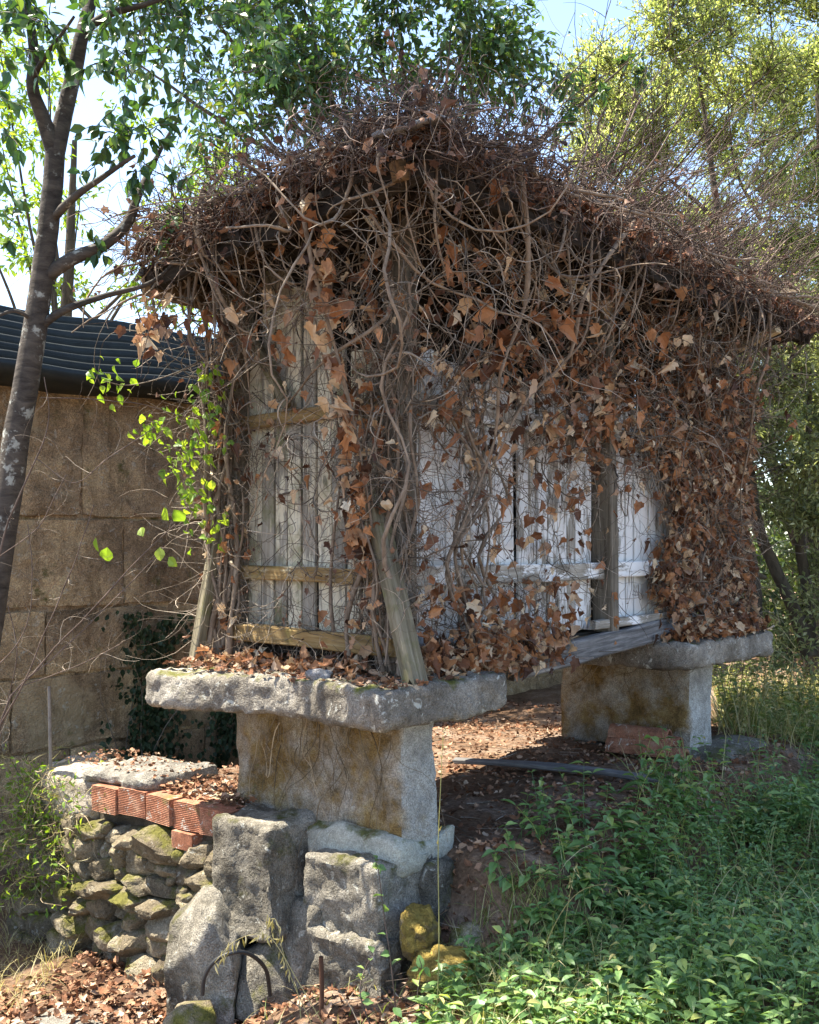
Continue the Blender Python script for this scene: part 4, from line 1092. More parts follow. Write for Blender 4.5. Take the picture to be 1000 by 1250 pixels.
# ------------------------------------------------------------------ trees
OV = [oval_leaf(i, 0.27, 0.22, 0.35) for i in range(5)]
OVN = [oval_leaf(i+9, 0.20, 0.2, 0.3) for i in range(4)]
SM = [small_leaf(0.2, 0.08, 0.15), small_leaf(0.16, 0.05, 0.3), small_leaf(0.25, 0.1, 0.05)]
def limb(pts, k=8, n=24):
    q = spline(pts, n); q[:, :3] += 0.006*np.stack([fbm(q[:, :3], 6, 2, i) for i in range(3)], 1)
    return tubes(q[None, :, :3], np.maximum(q[None, :, 3], 0.002), k)
def clusters(tw, cl, ntw, nlf, size, up=0.0, droop=0.3, seglen=None, rt_=0.003, n=8, wander=0.18, fill=0.35):
    """twigs and leaf sprays round the given centres (x, y, z, radius)"""
    Pn, Tn, Nn, Sz = [], [], [], []
    rm = np.mean([c[3] for c in cl])
    for c in cl:
        c = np.asarray(c, float)
        m = max(3, int(ntw*R.uniform(0.6, 1.4)*min(1.6, (c[3]/rm)**1.7)))
        d = nrm(R.normal(size=(m, 3))); st = c[:3]+d*c[3]*R.uniform(0, fill, (m, 1))
        sg = c[3]*R.uniform(0.6, 1.25, m)/n
        q = grow(st, d+np.array([0, 0, up]), n, sg, wander, np.array([0, 0, up*0.25-droop*0.04]))
        V, Fq = tubes(q, taper(m, n, np.full(m, rt_)), 3); tw.add(V, Fq)
        for j in range(nlf):
            k = R.integers(1, n, m); f = R.random((m, 1))
            p = q[np.arange(m), k]*(1-f)+q[np.arange(m), k-1]*f
            dd = nrm(q[np.arange(m), k]-q[np.arange(m), k-1])
            Pn.append(p); Tn.append(nrm(dd*0.7+R.normal(size=(m, 3))*0.6+np.array([0, 0, -droop+up*0.5])))
            Nn.append(nrm(R.normal(size=(m, 3))*0.7+np.array([0, 0, 0.8]))); Sz.append(R.uniform(size[0], size[1], m))
    return [np.concatenate(x) for x in (Pn, Tn, Nn, Sz)]
def tree(name, label, base, limbs, cl, bark, leafm, temps, ntw, nlf, size, group=None, singles=0, names=('crown',), **kw):
    t = thing(name, label, 'tree', base, 0, group)
    for i, l in enumerate(limbs):
        V, Fq = limb(l, 10 if i == 0 else 7)
        obj('trunk' if i == 0 else 'branch', V, Fq, MT[bark], t)
    tw_ = Acc(); p, ti, no, sz = clusters(tw_, cl, ntw, nlf, size, **kw)
    V, Fs = tw_.out(); obj('twigs', V, Fs, MT[bark], t, True, 'stuff')
    if singles:
        ap = sz/p[:, 1]; px = CX+F_PX*p[:, 0]/p[:, 1]; py = HY-F_PX*(p[:, 2]-EYE)/p[:, 1]
        ap = np.where((px > 5) & (px < 995) & (py > 5), ap, 0)
        o = np.argsort(-ap); s_, r_ = o[:singles], o[singles:]
        lm = [mesh('leaf', V, T, MT[leafm], False) for V, T in temps]
        leaf_objs('leaf', lm, p[s_], ti[s_], no[s_], sz[s_], t)
        p, ti, no, sz = p[r_], ti[r_], no[r_], sz[r_]
    acc = Acc(); scatter(acc, temps, p, ti, no, sz)
    V, Fs = acc.out(); obj('crown', V, Fs, MT[leafm], t, False, 'stuff')
    return t
def pc(x, y, d, r): return np.append(P(x, y, d), r)

# cherry tree before the building
ch = [[pc(-105, 1230, 4.9, .08), pc(-30, 850, 4.9, .07), pc(10, 600, 4.9, .062), pc(40, 420, 4.9, .055), pc(56, 300, 4.9, .048), pc(66, 200, 4.9, .045), pc(66, 165, 4.9, .04)],
      [pc(66, 185, 4.9, .042), pc(52, 140, 4.85, .034), pc(40, 105, 4.8, .028), pc(42, 60, 4.8, .024), pc(25, -20, 4.8, .016), pc(10, -90, 4.8, .01)],
      [pc(66, 190, 4.9, .045), pc(84, 115, 4.9, .038), pc(100, 45, 4.9, .033), pc(118, -30, 5.0, .028), pc(140, -130, 5.0, .02)],
      [pc(100, 40, 4.9, .022), pc(135, 18, 4.85, .018), pc(180, 5, 4.8, .012), pc(240, -20, 4.8, .008)],
      [pc(54, 338, 4.9, .036), pc(85, 318, 4.9, .032), pc(125, 300, 4.95, .028), pc(158, 270, 5.0, .025), pc(168, 240, 5.0, .02), pc(190, 195, 5.1, .012), pc(215, 150, 5.1, .008)],
      [pc(46, 402, 4.9, .022), pc(80, 378, 4.9, .018), pc(125, 361, 5.0, .014), pc(188, 343, 5.1, .010), pc(230, 300, 5.2, .006)],
      [pc(62, 268, 4.9, .022), pc(90, 240, 4.8, .018), pc(128, 214, 4.75, .013), pc(165, 190, 4.7, .008)],
      [pc(40, 100, 4.8, .014), pc(60, 60, 4.7, .010), pc(90, 20, 4.6, .006)],
      [pc(118, -30, 5.0, .028), np.array([-1.1, 4.8, 5.0, .024]), np.array([-0.3, 4.6, 5.5, .016]), np.array([0.6, 4.4, 5.6, .008])],  # added limb reaching the unseen overhead clusters
      [pc(45, 395, 4.9, .012), pc(15, 380, 4.8, .008), pc(-30, 400, 4.7, .005)]]
ccl = [pc(150, 110, 4.7, .22), pc(195, 60, 4.8, .26), pc(125, 185, 4.7, .20), pc(180, 160, 4.8, .22), pc(105, 80, 4.6, .2), pc(160, 20, 4.8, .28), pc(225, 110, 4.9, .24),
       pc(60, 30, 4.6, .24), pc(20, 60, 4.7, .22), pc(240, 20, 4.9, .28), pc(15, -20, 4.7, .3), pc(110, -10, 4.8, .3), pc(200, -30, 4.8, .3), pc(150, 160, 4.7, .2), pc(165, 205, 4.75, .16),
       pc(215, 180, 5.0, .2), pc(-20, 160, 4.6, .25), pc(300, 10, 5.0, .3), pc(15, 270, 4.8, .12), pc(120, 300, 4.9, .08), pc(210, 290, 5.1, .15), pc(-60, 40, 4.6, .4), pc(-80, 250, 4.6, .4), pc(330, 60, 5.2, .22), pc(280, 80, 5.1, .22)]
ccl += [np.array([x, y, z_, .42]) for x, y, z_ in R.uniform((-1.9, 3.9, 5.0), (0.7, 5.2, 6.0), (30, 3))]  # unseen overhead crown, added to cast shade on the weeds
tree('cherry_tree', 'leaning grey-barked cherry tree with forked trunk before the stone building', (P(-105, 1230, 4.9)[0], 4.9, -0.42), ch, ccl, 'bark', 'cherry', OV, 13, 6, (0.045, 0.085), singles=300, n=7, droop=0.5)

# laurel behind the roof
lcl = []
for x in range(180, 790, 46):
    for y in (-70, -20, 30, 80, 125):
        if x > 600 and y > 150-0.1*(x-600): continue
        if x > 600 and y < 25: continue
        if x > 640 and y < 60: continue
        if x > 680: continue
        if x < 300 and y > 100: continue
        lcl.append(pc(x+R.normal()*14, y+R.normal()*14, R.uniform(9.3, 10.8), R.uniform(.34, .56)))
lcl += [pc(790, 90, 9.6, .15), pc(765, 78, 9.6, .16), pc(735, 110, 9.6, .18), pc(700, 95, 9.6, .22), pc(690, 150, 9.6, .2), pc(740, 200, 9.6, .15), pc(300, 160, 9.5, .38), pc(250, 170, 9.5, .38), pc(350, 140, 9.5, .38)]
lb = np.array([0.1, 10.4, -0.2])
ll = [[np.append(lb, .12), (0.0, 10.3, 2.0, .1), (0.1, 10.2, 4.2, .08), (0.2, 10.1, 6.0, .05)]]
for c in lcl[::3]:
    s0 = np.array([0.1, 10.2, R.uniform(3.6, 5.4), .035]); ll.append([s0, (s0*0.5+np.append(c[:3], .02)*0.5)+np.array([0, 0, -0.2, 0]), np.append(c[:3], .006)])
tree('laurel_tree', 'broad dark green leafy tree rising behind the granary roof', lb, ll, lcl, 'bark2', 'laurel', OVN, 33, 7, (0.065, 0.115), n=7, droop=0.4, singles=0)

# backlit tree behind the building, far left
bcl = [pc(x+R.normal()*10, y+R.normal()*12, R.uniform(11.5, 13.5), R.uniform(.35, .6)) for x, y in
       [(-10, 60), (10, 110), (5, 180), (25, 200), (45, 240), (-5, 260), (40, 60), (20, 0), (70, 100), (-30, 320), (30, 310), (215, 250), (240, 210), (200, 300), (175, 330), (255, 250), (270, 200), (-60, 150), (-60, 250), (-90, 50), (225, 360), (150, 130), (110, 250), (90, 340), (195, 375)]]
bb = np.array([-4.2, 12.5, -0.2])
bl = [[np.append(bb, .13), (-4.2, 12.5, 2.5, .1), (-4.0, 12.4, 4.5, .07), (-3.9, 12.4, 6.5, .03)]]
for c in bcl[::2]: bl.append([(-4.1, 12.4, R.uniform(3, 5), .03), np.append(c[:3]*0.6+np.array([-4.1, 12.4, 3.6])*0.4, .015), np.append(c[:3], .006)])
tree('backlit_tree', 'bright yellow-green backlit tree behind the metal-roofed building', bb, bl, bcl, 'bark2', 'lime', SM, 26, 8, (0.07, 0.12), n=7, droop=0.3)

# tall yellow-green tree on the right
wcl = []
for y in range(-110, 560, 40):
    for x in range(725, 1130, 40):
        lim = 805 if y < 20 else (770 if y < 60 else 725)
        if y > 330: lim = 760+0.4*(y-330)
        if x < lim or R.random() < 0.12: continue
        wcl.append(pc(x+R.normal()*12, y+R.normal()*14, R.uniform(10.5, 13.5), R.uniform(.36, .6)))
wb = np.array([4.6, 12.0, 0.15])
wl_ = [[np.append(wb, .16), (4.6, 12.0, 2.0, .13), (4.7, 12.0, 4.5, .09), (4.6, 12.0, 7.5, .04)],
       [(4.6, 12, 1.2, .09), (3.9, 11.7, 3, .06), (3.4, 11.5, 5, .04), (3.1, 11.4, 6.8, .02)],
       [(4.6, 12, 1.6, .09), (5.2, 11.6, 3.4, .06), (5.6, 11.5, 5.6, .04), (5.4, 11.4, 7.8, .02)]]
for c in wcl[::6]: wl_.append([(c[0]*0.5+2.2, 11.8, c[2]-1.2, .025), (c[0]*0.8+0.9, 11.8, c[2]-0.6, .014), np.append(c[:3], .005)])
tree('willow_tree', 'tall airy tree with small sunlit yellow-green leaves to the right of the roof', wb, wl_, wcl, 'bark2', 'willow', SM, 96, 12, (0.04, 0.07), n=8, up=0.5, droop=0.0, rt_=0.004)

# grey-green thicket below it
ocl = []
for y in range(380, 800, 34):
    for x in range(830, 1120, 36):
        if x < 905 and y > 560: continue
        if y > 640 and R.random() < 0.55: continue
        ocl.append(pc(x+R.normal()*12, y+R.normal()*12, R.uniform(8.9, 10.3), R.uniform(.22, .36)))
ob = P(965, 830, 9.9); ob[2] = 0.2
def st_(pts): return [pc(*q) for q in pts]
ol = [st_([(988, 800, 9.8, .07), (968, 740, 9.8, .06), (945, 690, 9.8, .055), (925, 640, 9.8, .05), (915, 560, 9.9, .04), (905, 470, 9.9, .025)]),
      st_([(922, 800, 9.6, .07), (922, 745, 9.6, .065), (918, 690, 9.6, .055), (905, 640, 9.6, .045), (890, 560, 9.6, .03), (880, 480, 9.6, .02)]),
      st_([(990, 800, 10, .06), (985, 720, 10, .055), (975, 640, 10, .045), (985, 560, 10, .035), (990, 450, 10, .02)]),
      st_([(1010, 800, 9.9, .06), (1020, 700, 9.9, .05), (1030, 600, 9.9, .04), (1020, 480, 9.9, .02)]),
      st_([(880, 660, 9.4, .02), (905, 690, 9.5, .022), (935, 705, 9.6, .022)]),
      st_([(905, 585, 9.0, .006), (940, 575, 9.0, .008), (975, 558, 9.1, .009), (1010, 545, 9.2, .01)]),
      st_([(885, 465, 8.8, .006), (920, 470, 8.9, .008), (955, 450, 9, .009), (1000, 400, 9.2, .01)])]
tree('thicket_tree', 'many-stemmed grey-green thicket with bare crossing trunks right of the granary', ob, ol, ocl, 'bark2', 'olive', SM, 44, 10, (0.045, 0.08), n=8, up=0.15, droop=0.1)

# distant wood
wa = Acc(); n_ = 16000
x = R.uniform(1.5, 26, n_); d = R.uniform(17, 24, n_); h = R.uniform(0, 1, n_)**0.8*(3.2+1.6*vnoise(np.stack([x*0.35, 0*x, 0*x], 1), 3))
scatter(wa, SM, np.stack([x, d, h], 1), nrm(R.normal(size=(n_, 3))), nrm(R.normal(size=(n_, 3))+np.array([0, -0.5, 0.4])), R.uniform(0.18, 0.34, n_))
n_ = 15000
x = R.uniform(3.4, 14, n_); d = R.uniform(13, 16, n_); h = R.uniform(0, 1, n_)*(2.9+1.2*vnoise(np.stack([x*0.6, 0*x, 0*x], 1), 5))
scatter(wa, SM, np.stack([x, d, h], 1), nrm(R.normal(size=(n_, 3))), nrm(R.normal(size=(n_, 3))+np.array([0, -0.5, 0.4])), R.uniform(0.10, 0.2, n_))
n_ = 6000
x = R.uniform(-30, 1.5, n_); d = R.uniform(24, 30, n_); h = R.uniform(0, 1, n_)*3.0
scatter(wa, SM, np.stack([x, d, h], 1), nrm(R.normal(size=(n_, 3))), nrm(R.normal(size=(n_, 3))+np.array([0, -0.5, 0.4])), R.uniform(0.25, 0.45, n_))
V, Fs = wa.out(); w_ = obj('woodland', V, Fs, MT['wood'], None, False, 'stuff'); tag(w_, 'dark wooded edge far behind the granary', 'wood')

# ------------------------------------------------------------------ green climber beside the left post
cv = thing('green_climber', 'bright lime green leafy climber hanging left of the granary corner post', 'climber', G(0.0, 1.25, 1.15), 0)
cstems = [[(262, 720, 5.75), (258, 640, 5.7), (262, 560, 5.65), (268, 470, 5.6), (262, 420, 5.6)],
          [(262, 600, 5.7), (235, 560, 5.5), (205, 545, 5.4), (190, 550, 5.35)],
          [(268, 500, 5.6), (235, 500, 5.5), (200, 515, 5.4), (170, 512, 5.3)],
          [(262, 430, 5.6), (215, 455, 5.4), (160, 470, 5.3), (125, 465, 5.2)], [(262, 640, 5.7), (250, 660, 5.6), (262, 690, 5.5)]]
lp = []
for s_ in cstems:
    q = spline([P(*q) for q in s_], 20)
    V, Fq = tubes(q[None], np.linspace(0.005, 0.0015, 20)[None], 5); obj('stem', V, Fq, MT['twig'], cv)
    lp.append(q)
lp = np.concatenate(lp); n_ = 230
cc = np.array([[245, 500], [215, 548], [238, 600], [190, 515], [135, 465], [255, 640], [255, 470], [225, 580], [250, 540]])
pk = R.integers(0, len(cc), n_)
p = np.stack([P(cc[k, 0]+R.normal()*15, cc[k, 1]+R.normal()*15, R.uniform(5.3, 5.6)) for k in pk])
lm = [mesh('leaf', V, T, MT['lime'], False) for V, T in [oval_leaf(40+i, 0.28+0.04*i, 0.3, 0.6) for i in range(4)]]
leaf_objs('leaf', lm, p, nrm(R.normal(size=(n_, 3))*0.5+np.array([0.2, 0, -0.7])), nrm(R.normal(size=(n_, 3))*0.6+np.array([-0.3, -0.6, 0.6])), R.uniform(0.025, 0.06, n_), cv)

# ------------------------------------------------------------------ bare sapling at the left edge
bs = thing('bare_sapling', 'nearly bare thin sapling with a few heart-shaped green leaves at left', 'sapling', (P(-20, 1100, 4.6)[0], 4.6, -0.2), 0)
sap = [[(-30, 1120, 4.6, .010), (0, 885, 4.6, .007), (50, 812, 4.6, .006), (105, 752, 4.6, .005), (160, 692, 4.6, .004), (215, 640, 4.65, .002)],
       [(0, 885, 4.6, .006), (28, 835, 4.55, .005), (60, 760, 4.5, .004), (90, 690, 4.5, .003), (115, 615, 4.5, .0015)],
       [(-20, 760, 4.6, .007), (10, 640, 4.6, .006), (45, 560, 4.6, .005), (60, 510, 4.6, .003), (55, 460, 4.6, .002)],
       [(28, 830, 4.6, .004), (70, 800, 4.6, .0035), (130, 740, 4.6, .003), (190, 680, 4.65, .0015)],
       [(45, 560, 4.6, .003), (90, 590, 4.6, .0025), (130, 560, 4.6, .002), (190, 520, 4.7, .001)],
       [(-10, 820, 4.5, .004), (30, 770, 4.5, .003), (40, 700, 4.5, .002), (35, 640, 4.5, .001)],
       [(30, 835, 4.6, .003), (90, 815, 4.6, .002), (150, 785, 4.6, .001)],
       [(50, 485, 4.6, .004), (100, 485, 4.7, .003), (160, 492, 4.8, .003), (230, 510, 5.0, .002)],
       [(0, 900, 4.6, .003), (20, 800, 4.6, .002), (10, 740, 4.6, .001)], [(0, 680, 4.5, .003), (50, 640, 4.5, .002), (80, 580, 4.5, .001)]]
for s_ in sap:
    V, Fq = limb([pc(*q[:3], q[3]*0.75) for q in s_], 5, 20); obj('stem', V, Fq, MT['redtwig'], bs)
tws = Acc()
for s_ in sap:
    q = spline([pc(*q) for q in s_], 30)[6:, :3]
    k = R.integers(0, 24, 9); qq = grow(q[k], nrm(R.normal(size=(9, 3))+np.array([0.3, 0, 0.3])), 8, R.uniform(0.012, 0.035, 9), 0.2)
    V, Fq = tubes(qq, taper(9, 8, np.full(9, 0.0012)), 3); tws.add(V, Fq)
V, Fs = tws.out(); obj('twigs', V, Fs, MT['twig'], bs, True, 'stuff')
hl = [mesh('leaf', V, T, MT['lime'], False) for V, T in [oval_leaf(60+i, 0.42, 0.12, 0.25) for i in range(3)]]
hp = np.stack([P(x, y, 4.58) for x, y in [(200, 620), (117, 656), (131, 668), (172, 644), (195, 668), (206, 680), (212, 622)]])
leaf_objs('leaf', hl, hp, nrm(R.normal(size=(7, 3))*0.35+np.array([0.2, 0, -0.9])), nrm(R.normal(size=(7, 3))*0.35+np.array([-0.4, -0.7, 0.4])), np.array([0.07, 0.065, 0.075, 0.05, 0.06, 0.06, 0.075]), bs)

# withered red-brown spray hanging by the roof
ws = thing('withered_spray', 'spray of withered rust-red leaves hanging between cherry branch and granary eave', 'dead leaves', P(178, 470, 5.1), 0)
q = spline([P(210, 345, 5.15), P(190, 380, 5.1), P(178, 420, 5.1), P(172, 460, 5.1)], 16)
V, Fq = tubes(q[None], np.linspace(0.004, 0.0015, 16)[None], 5); obj('stem', V, Fq, MT['redtwig'], ws)
n_ = 34
p = np.stack([P(180+R.normal()*14, 405+R.normal()*24, R.uniform(5.0, 5.2)) for k in range(22)]+[P(R.uniform(190, 265), R.uniform(375, 415), R.uniform(5.1, 5.4)) for k in range(12)])
leaf_objs('leaf', IVM, p, nrm(R.normal(size=(n_, 3))*0.5+np.array([0, 0, -1])), nrm(R.normal(size=(n_, 3))*0.6+np.array([0, -1, 0.2])), R.uniform(0.04, 0.085, n_), ws)

# ------------------------------------------------------------------ dark ivy on the building
di = thing('wall_ivy', 'dark green ivy patch clinging to the ochre building wall', 'ivy', BW(0.9, 0.02, -0.2), 0)
acc = Acc(); n_ = 1700
def tx(x):
    k = (x-CX)/F_PX; return (-2.28-k*8)/(k*WB[1]-WB[0])
xx = R.normal(size=n_)*24+180; yy = R.uniform(745, 960, n_); xx = xx+(yy-850)*-0.05
s2 = R.random(n_) < 0.3; xx = np.where(s2, R.normal(size=n_)*12+270, xx); yy = np.where(s2, R.uniform(860, 990, n_), yy)
t_ = tx(xx); dd = 8+WB[1]*t_; pz = EYE-(yy-HY)/F_PX*dd
keep = vnoise(np.stack([xx*0.05, yy*0.03, 0*xx], 1), 4) > -0.25
pv = BW(t_, R.uniform(0.05, 0.12, n_), pz)[keep]; m = len(pv)
lmesh = [oval_leaf(80, 0.4, 0.1, 0.3), ivy_leaf(81, 0.3)]
scatter(acc, lmesh, pv, nrm(R.normal(size=(m, 3))*0.4+np.array([0, 0, -1])), nrm(R.normal(size=(m, 3))*0.5+NW*1.2), R.uniform(0.03, 0.06, m))
V, Fs = acc.out(); obj('leaves', V, Fs, MT['darkivy'], di, False, 'stuff')
for k in range(5):
    t0 = tx(R.uniform(150, 210)); q = grow(BW(np.array([t0]), 0.05, -0.2), np.array([[0.05, 0, 1]]), 16, 0.09, 0.1)
    V, Fq = tubes(q, np.linspace(0.006, 0.002, 16)[None], 5); obj('stem', V, Fq, MT['twig'], di)

# ------------------------------------------------------------------ small things
def ground_p(x, y, z0):
    d = (EYE-z0)*F_PX/(y-HY); return np.array([(x-CX)/F_PX*d, d, z0])
for i, (x, y, d, s_, sd_, lab) in enumerate([(550, 1194, 4.45, (0.155, 0.13, 0.115), 801, 'rounded boulder thick with golden moss below the granite pillar'),
                                             (512, 1140, 4.62, (0.085, 0.10, 0.13), 805, 'small upright mossy stone between the golden boulder and pillar base')]):
    V, Fq = rock(P(x, y, d), s_, sd_, 5, 2.8, 0.2, None, 8)
    V = V+0.007*np.stack([fbm(V, 38, 3, k, 0.7) for k in range(3)], 1)
    tag(obj('mossy_rock', V, Fq, MT['moss'], None), lab, 'rock')
for x, y, d, s_, sd_, lab in [(578, 1150, 4.72, (0.11, 0.1, 0.075), 811, 'dull straw-covered stone right of the upright mossy stone'),
                              (235, 1245, 4.7, (0.12, 0.1, 0.07), 812, 'pale stone at the foot of the big grey boulder')]:
    V, Fq = rock(P(x, y, d), s_, sd_, 3, 2.8, 0.14)
    tag(obj('rock', V, Fq, MT['field'], None), lab, 'rock')
tl = ['undermost curved roof tile of the pile by the far pillar', 'front curved roof tile of the pile by the far pillar',
      'curved roof tile laid across the pile by the far pillar', 'topmost curved roof tile of the pile by the far pillar']
tb = ground_p(752, 916, 0.395)
for i, (dx, dy, dz, yaw) in enumerate([(0.03, 0.0, -0.02, -0.46), (-0.04, 0.01, 0.022, -0.40), (0.04, 0.03, 0.064, -0.52), (-0.02, 0.04, 0.106, -0.43)]):
    o = place_tile('roof_tile', tb+np.array([dx, dy, dz]), (1, yaw-0.18, 0.02*(i % 2)), None, (0.0, 0.25*(-1)**i, 1)); o.scale = (1-0.04*i, 1.18-0.09*i, 1.1-0.08*i)
    tag(o, tl[i], 'roof tile', 'roof tiles stacked under the granary')
p0, p1 = ground_p(556, 928, 0.405), ground_p(812, 953, 0.41)
o = timber('plank', p0, p1, 0.10, 0.028, MT['grey'], None, (0, 1, 0), seed=900, n=16, rough=0.007, warp=0.02)
tag(o, 'long weathered plank lying on the dirt under the granary', 'plank')
q = spline([P(62, 940, 6.05), P(61, 890, 6.05), P(60, 838, 6.05)], 8)
V, Fq = tubes(q[None], np.full((1, 8), 0.010), 8); tag(obj('metal_rod', V, Fq, MT['iron'], None), 'thin grey metal rod standing on the stone wall end', 'rod')
q = spline([P(392, 1250, 4.42), P(393, 1210, 4.42), P(392, 1168, 4.42)], 8)
V, Fq = tubes(q[None], np.full((1, 8), 0.010), 8); tag(obj('rusty_rod', V, Fq, MT['rust'], None), 'short rusty rod upright before the pillar base', 'rod')
q = spline([P(247, 1215, 4.4), P(250, 1192, 4.4), P(264, 1172, 4.4), P(290, 1162, 4.42), P(310, 1168, 4.48), P(325, 1185, 4.55), P(330, 1215, 4.6)], 40)
V, Fq = tubes(q[None], np.full((1, 40), 0.009), 8); tag(obj('rubber_hose', V, Fq, MT['rubber'], None), 'black rubber hose bent across the grey boulder', 'hose')
V, Fq = rock(GP(np.array([-0.36, 0.18, 1.205])), (0.055, 0.045, 0.035), 821, 3, 4, 0.15)
tag(obj('stone_fragment', V, Fq, MT['slate'], None), 'small angular grey stone lying on the near cap slab', 'stone')
o = place_tile('tile_shard', GP(np.array([-0.33, 0.40, 1.15])), GD(np.array([0.2, -1, 0.05])), None); o.scale = (0.5, 0.9, 0.5)
tag(o, 'curved terracotta shard resting on the near cap slab', 'tile shard')

# ------------------------------------------------------------------ ground cover
def ground_pts(X, Y): return np.stack([X, Y, gz(X, Y)], 1)
# green weeds on the right-hand slope
N0 = 9000
X = R.uniform(0.0, 4.6, N0); Y = R.uniform(3.7, 9.5, N0); a, b = ab(X, Y)
nz = vnoise(np.stack([X*2.2, Y*2.2, 0*X], 1), 21)
dens = np.maximum(sstep(-b, 0.46+0.10*nz, 0.74+0.12*nz), 0.16*sstep(-b, 0.15, 0.4)*(1-sstep(a, 0.9, 1.6)))*(1-0.85*sstep(a-0.5*b, 4.6, 5.4))*(1-0.55*(1-sstep(X, 0.2, 0.6))*(Y < 5.0))
dens = dens*(1-0.92*((a > 1.9) & (a < 4.0) & (b > -0.80)))
near_p = (np.abs(Y-4.75) < 0.35) & (X < 0.25)
ok = (R.random(N0) < dens) & ~near_p & (np.abs(CX+F_PX*X/Y-500) < 640)
X, Y = X[ok], Y[ok]; base = ground_pts(X, Y); n_ = len(X)
hg = R.uniform(0.08, 0.36, n_)*(0.85+0.6*vnoise(np.stack([X*1.5, Y*1.5, 0*X], 1), 22)); ln = R.normal(size=(n_, 2))*0.35
kind_ = (vnoise(np.stack([X*1.1+9, Y*1.1, 0*X], 1), 33) > 0.1)*R.random(n_)
wac = Acc(); WT = [oval_leaf(90+i, 0.21+0.02*i, 0.25, 0.4) for i in range(4)]
stem = np.stack([base, base+np.stack([ln[:, 0]*hg*0.4, ln[:, 1]*hg*0.4, hg*0.55], 1), base+np.stack([ln[:, 0]*hg, ln[:, 1]*hg, hg], 1)], 1)
V, Fq = tubes(stem, np.tile([0.0022, 0.0018, 0.001], (n_, 1)), 3); wac.add(V, Fq)
for j in range(5):
    t = 0.3+0.7*j/4
    p = base+np.stack([ln[:, 0]*hg*t*(0.4+0.6*t), ln[:, 1]*hg*t*(0.4+0.6*t), hg*t], 1)
    an = R.uniform(0, 6.28, n_)
    for s_ in (0, math.pi):
        d = np.stack([np.cos(an+s_), np.sin(an+s_), R.uniform(-0.2, 0.6, n_)], 1)
        sz = R.uniform(0.035, 0.09, n_)*(1.15-0.40*t)*(0.75+0.5*kind_)
        scatter(wac, WT, p, nrm(d), nrm(np.stack([-d[:, 0]*0.4, -d[:, 1]*0.4, np.ones(n_)], 1)+R.normal(size=(n_, 3))*0.25), sz)
V, Fs = wac.out(); o = obj('weeds', V, Fs, MT['weed'], None, False, 'stuff'); tag(o, 'dense green leafy weeds carpeting the slope beside the granary', 'weeds')
# taller sunlit weeds beyond the far pillar
n_ = 900; X = R.uniform(2.4, 6.0, n_); Y = R.uniform(7.6, 10.5, n_); ok = (X/Y > 0.29) & (vnoise(np.stack([X*1.6, Y*1.6, 0*X], 1), 44) > -0.3); X, Y = X[ok], Y[ok]; n_ = len(X)
base = ground_pts(X, Y); hg = R.uniform(0.25, 0.75, n_); ln = R.normal(size=(n_, 2))*0.22; tac = Acc()
stem = np.stack([base, base+np.stack([ln[:, 0]*hg*0.4, ln[:, 1]*hg*0.4, hg*0.55], 1), base+np.stack([ln[:, 0]*hg, ln[:, 1]*hg, hg], 1)], 1)
V, Fq = tubes(stem, np.tile([0.004, 0.003, 0.0015], (n_, 1)), 3); tac.add(V, Fq)
for j in range(14):
    t = 0.2+0.8*j/13; an = R.uniform(0, 6.28, n_)
    p = base+np.stack([ln[:, 0]*hg*t*(0.4+0.6*t), ln[:, 1]*hg*t*(0.4+0.6*t), hg*t], 1)
    d = np.stack([np.cos(an), np.sin(an), R.uniform(-0.1, 0.9, n_)], 1)
    scatter(tac, WT, p, nrm(d), nrm(np.stack([-d[:, 0]*0.4, -d[:, 1]*0.4, np.ones(n_)], 1)+R.normal(size=(n_, 3))*0.3), R.uniform(0.04, 0.085, n_)*(1.15-0.4*t))
V, Fs = tac.out(); o = obj('tall_weeds', V, Fs, MT['grass'], None, False, 'stuff'); tag(o, 'tall sunlit yellow-green weeds between far pillar and thicket', 'weeds')
# grass
def grass(name, label, X, Y, hmin, hmax, mat, wid, bend=(0.2, 1.0), zoff=0.0):
    acc = Acc(); base = ground_pts(X, Y)+np.array([0, 0, zoff]); n = len(X)
    T = [blade(wid, 5, b_) for b_ in np.linspace(bend[0], bend[1], 4)]
    an = R.uniform(0, 6.28, n)
    up = nrm(np.stack([np.cos(an)*0.35, np.sin(an)*0.35, np.ones(n)], 1)+R.normal(size=(n, 3))*0.12)
    nr_ = np.stack([-np.cos(an), -np.sin(an), np.full(n, 0.3)], 1)
    scatter(acc, T, base, up, nr_, R.uniform(hmin, hmax, n))
    V, Fs = acc.out(); o = obj(name, V, Fs, MT[mat], None, False, 'stuff'); tag(o, label, 'grass'); return o
n_ = 2300; X = R.normal(size=n_)*0.32+0.45; Y = R.uniform(3.8, 4.75, n_); X = np.where(X < 0.16, 0.16+R.random(n_)*0.5, X)
grass('grass', 'yellow-green grass tufts in front of the golden mossy boulder', X, Y, 0.06, 0.24, 'grass', 0.012)
n_ = 260; X = R.uniform(-1.9, 0.1, n_); Y = R.uniform(4.1, 4.75, n_)
grass('grass', 'scattered grass blades in the leaf litter before the boulders', X, Y, 0.06, 0.2, 'grass', 0.014)
n_ = 420; X = R.uniform(0.5, 3.2, n_); Y = R.uniform(3.9, 6.8, n_); a, b = ab(X, Y); ok = b < -0.6; X, Y = X[ok], Y[ok]
grass('dry_grass', 'thin dead straw stalks standing among the green weeds', X, Y, 0.15, 0.42, 'straw', 0.006, (0.1, 1.0))
n_ = 700; X = R.uniform(1.3, 3.0, n_); Y = R.uniform(4.3, 6.6, n_)
grass('grass', 'long green grass blades growing up through the weeds', X, Y, 0.2, 0.38, 'grass', 0.010)
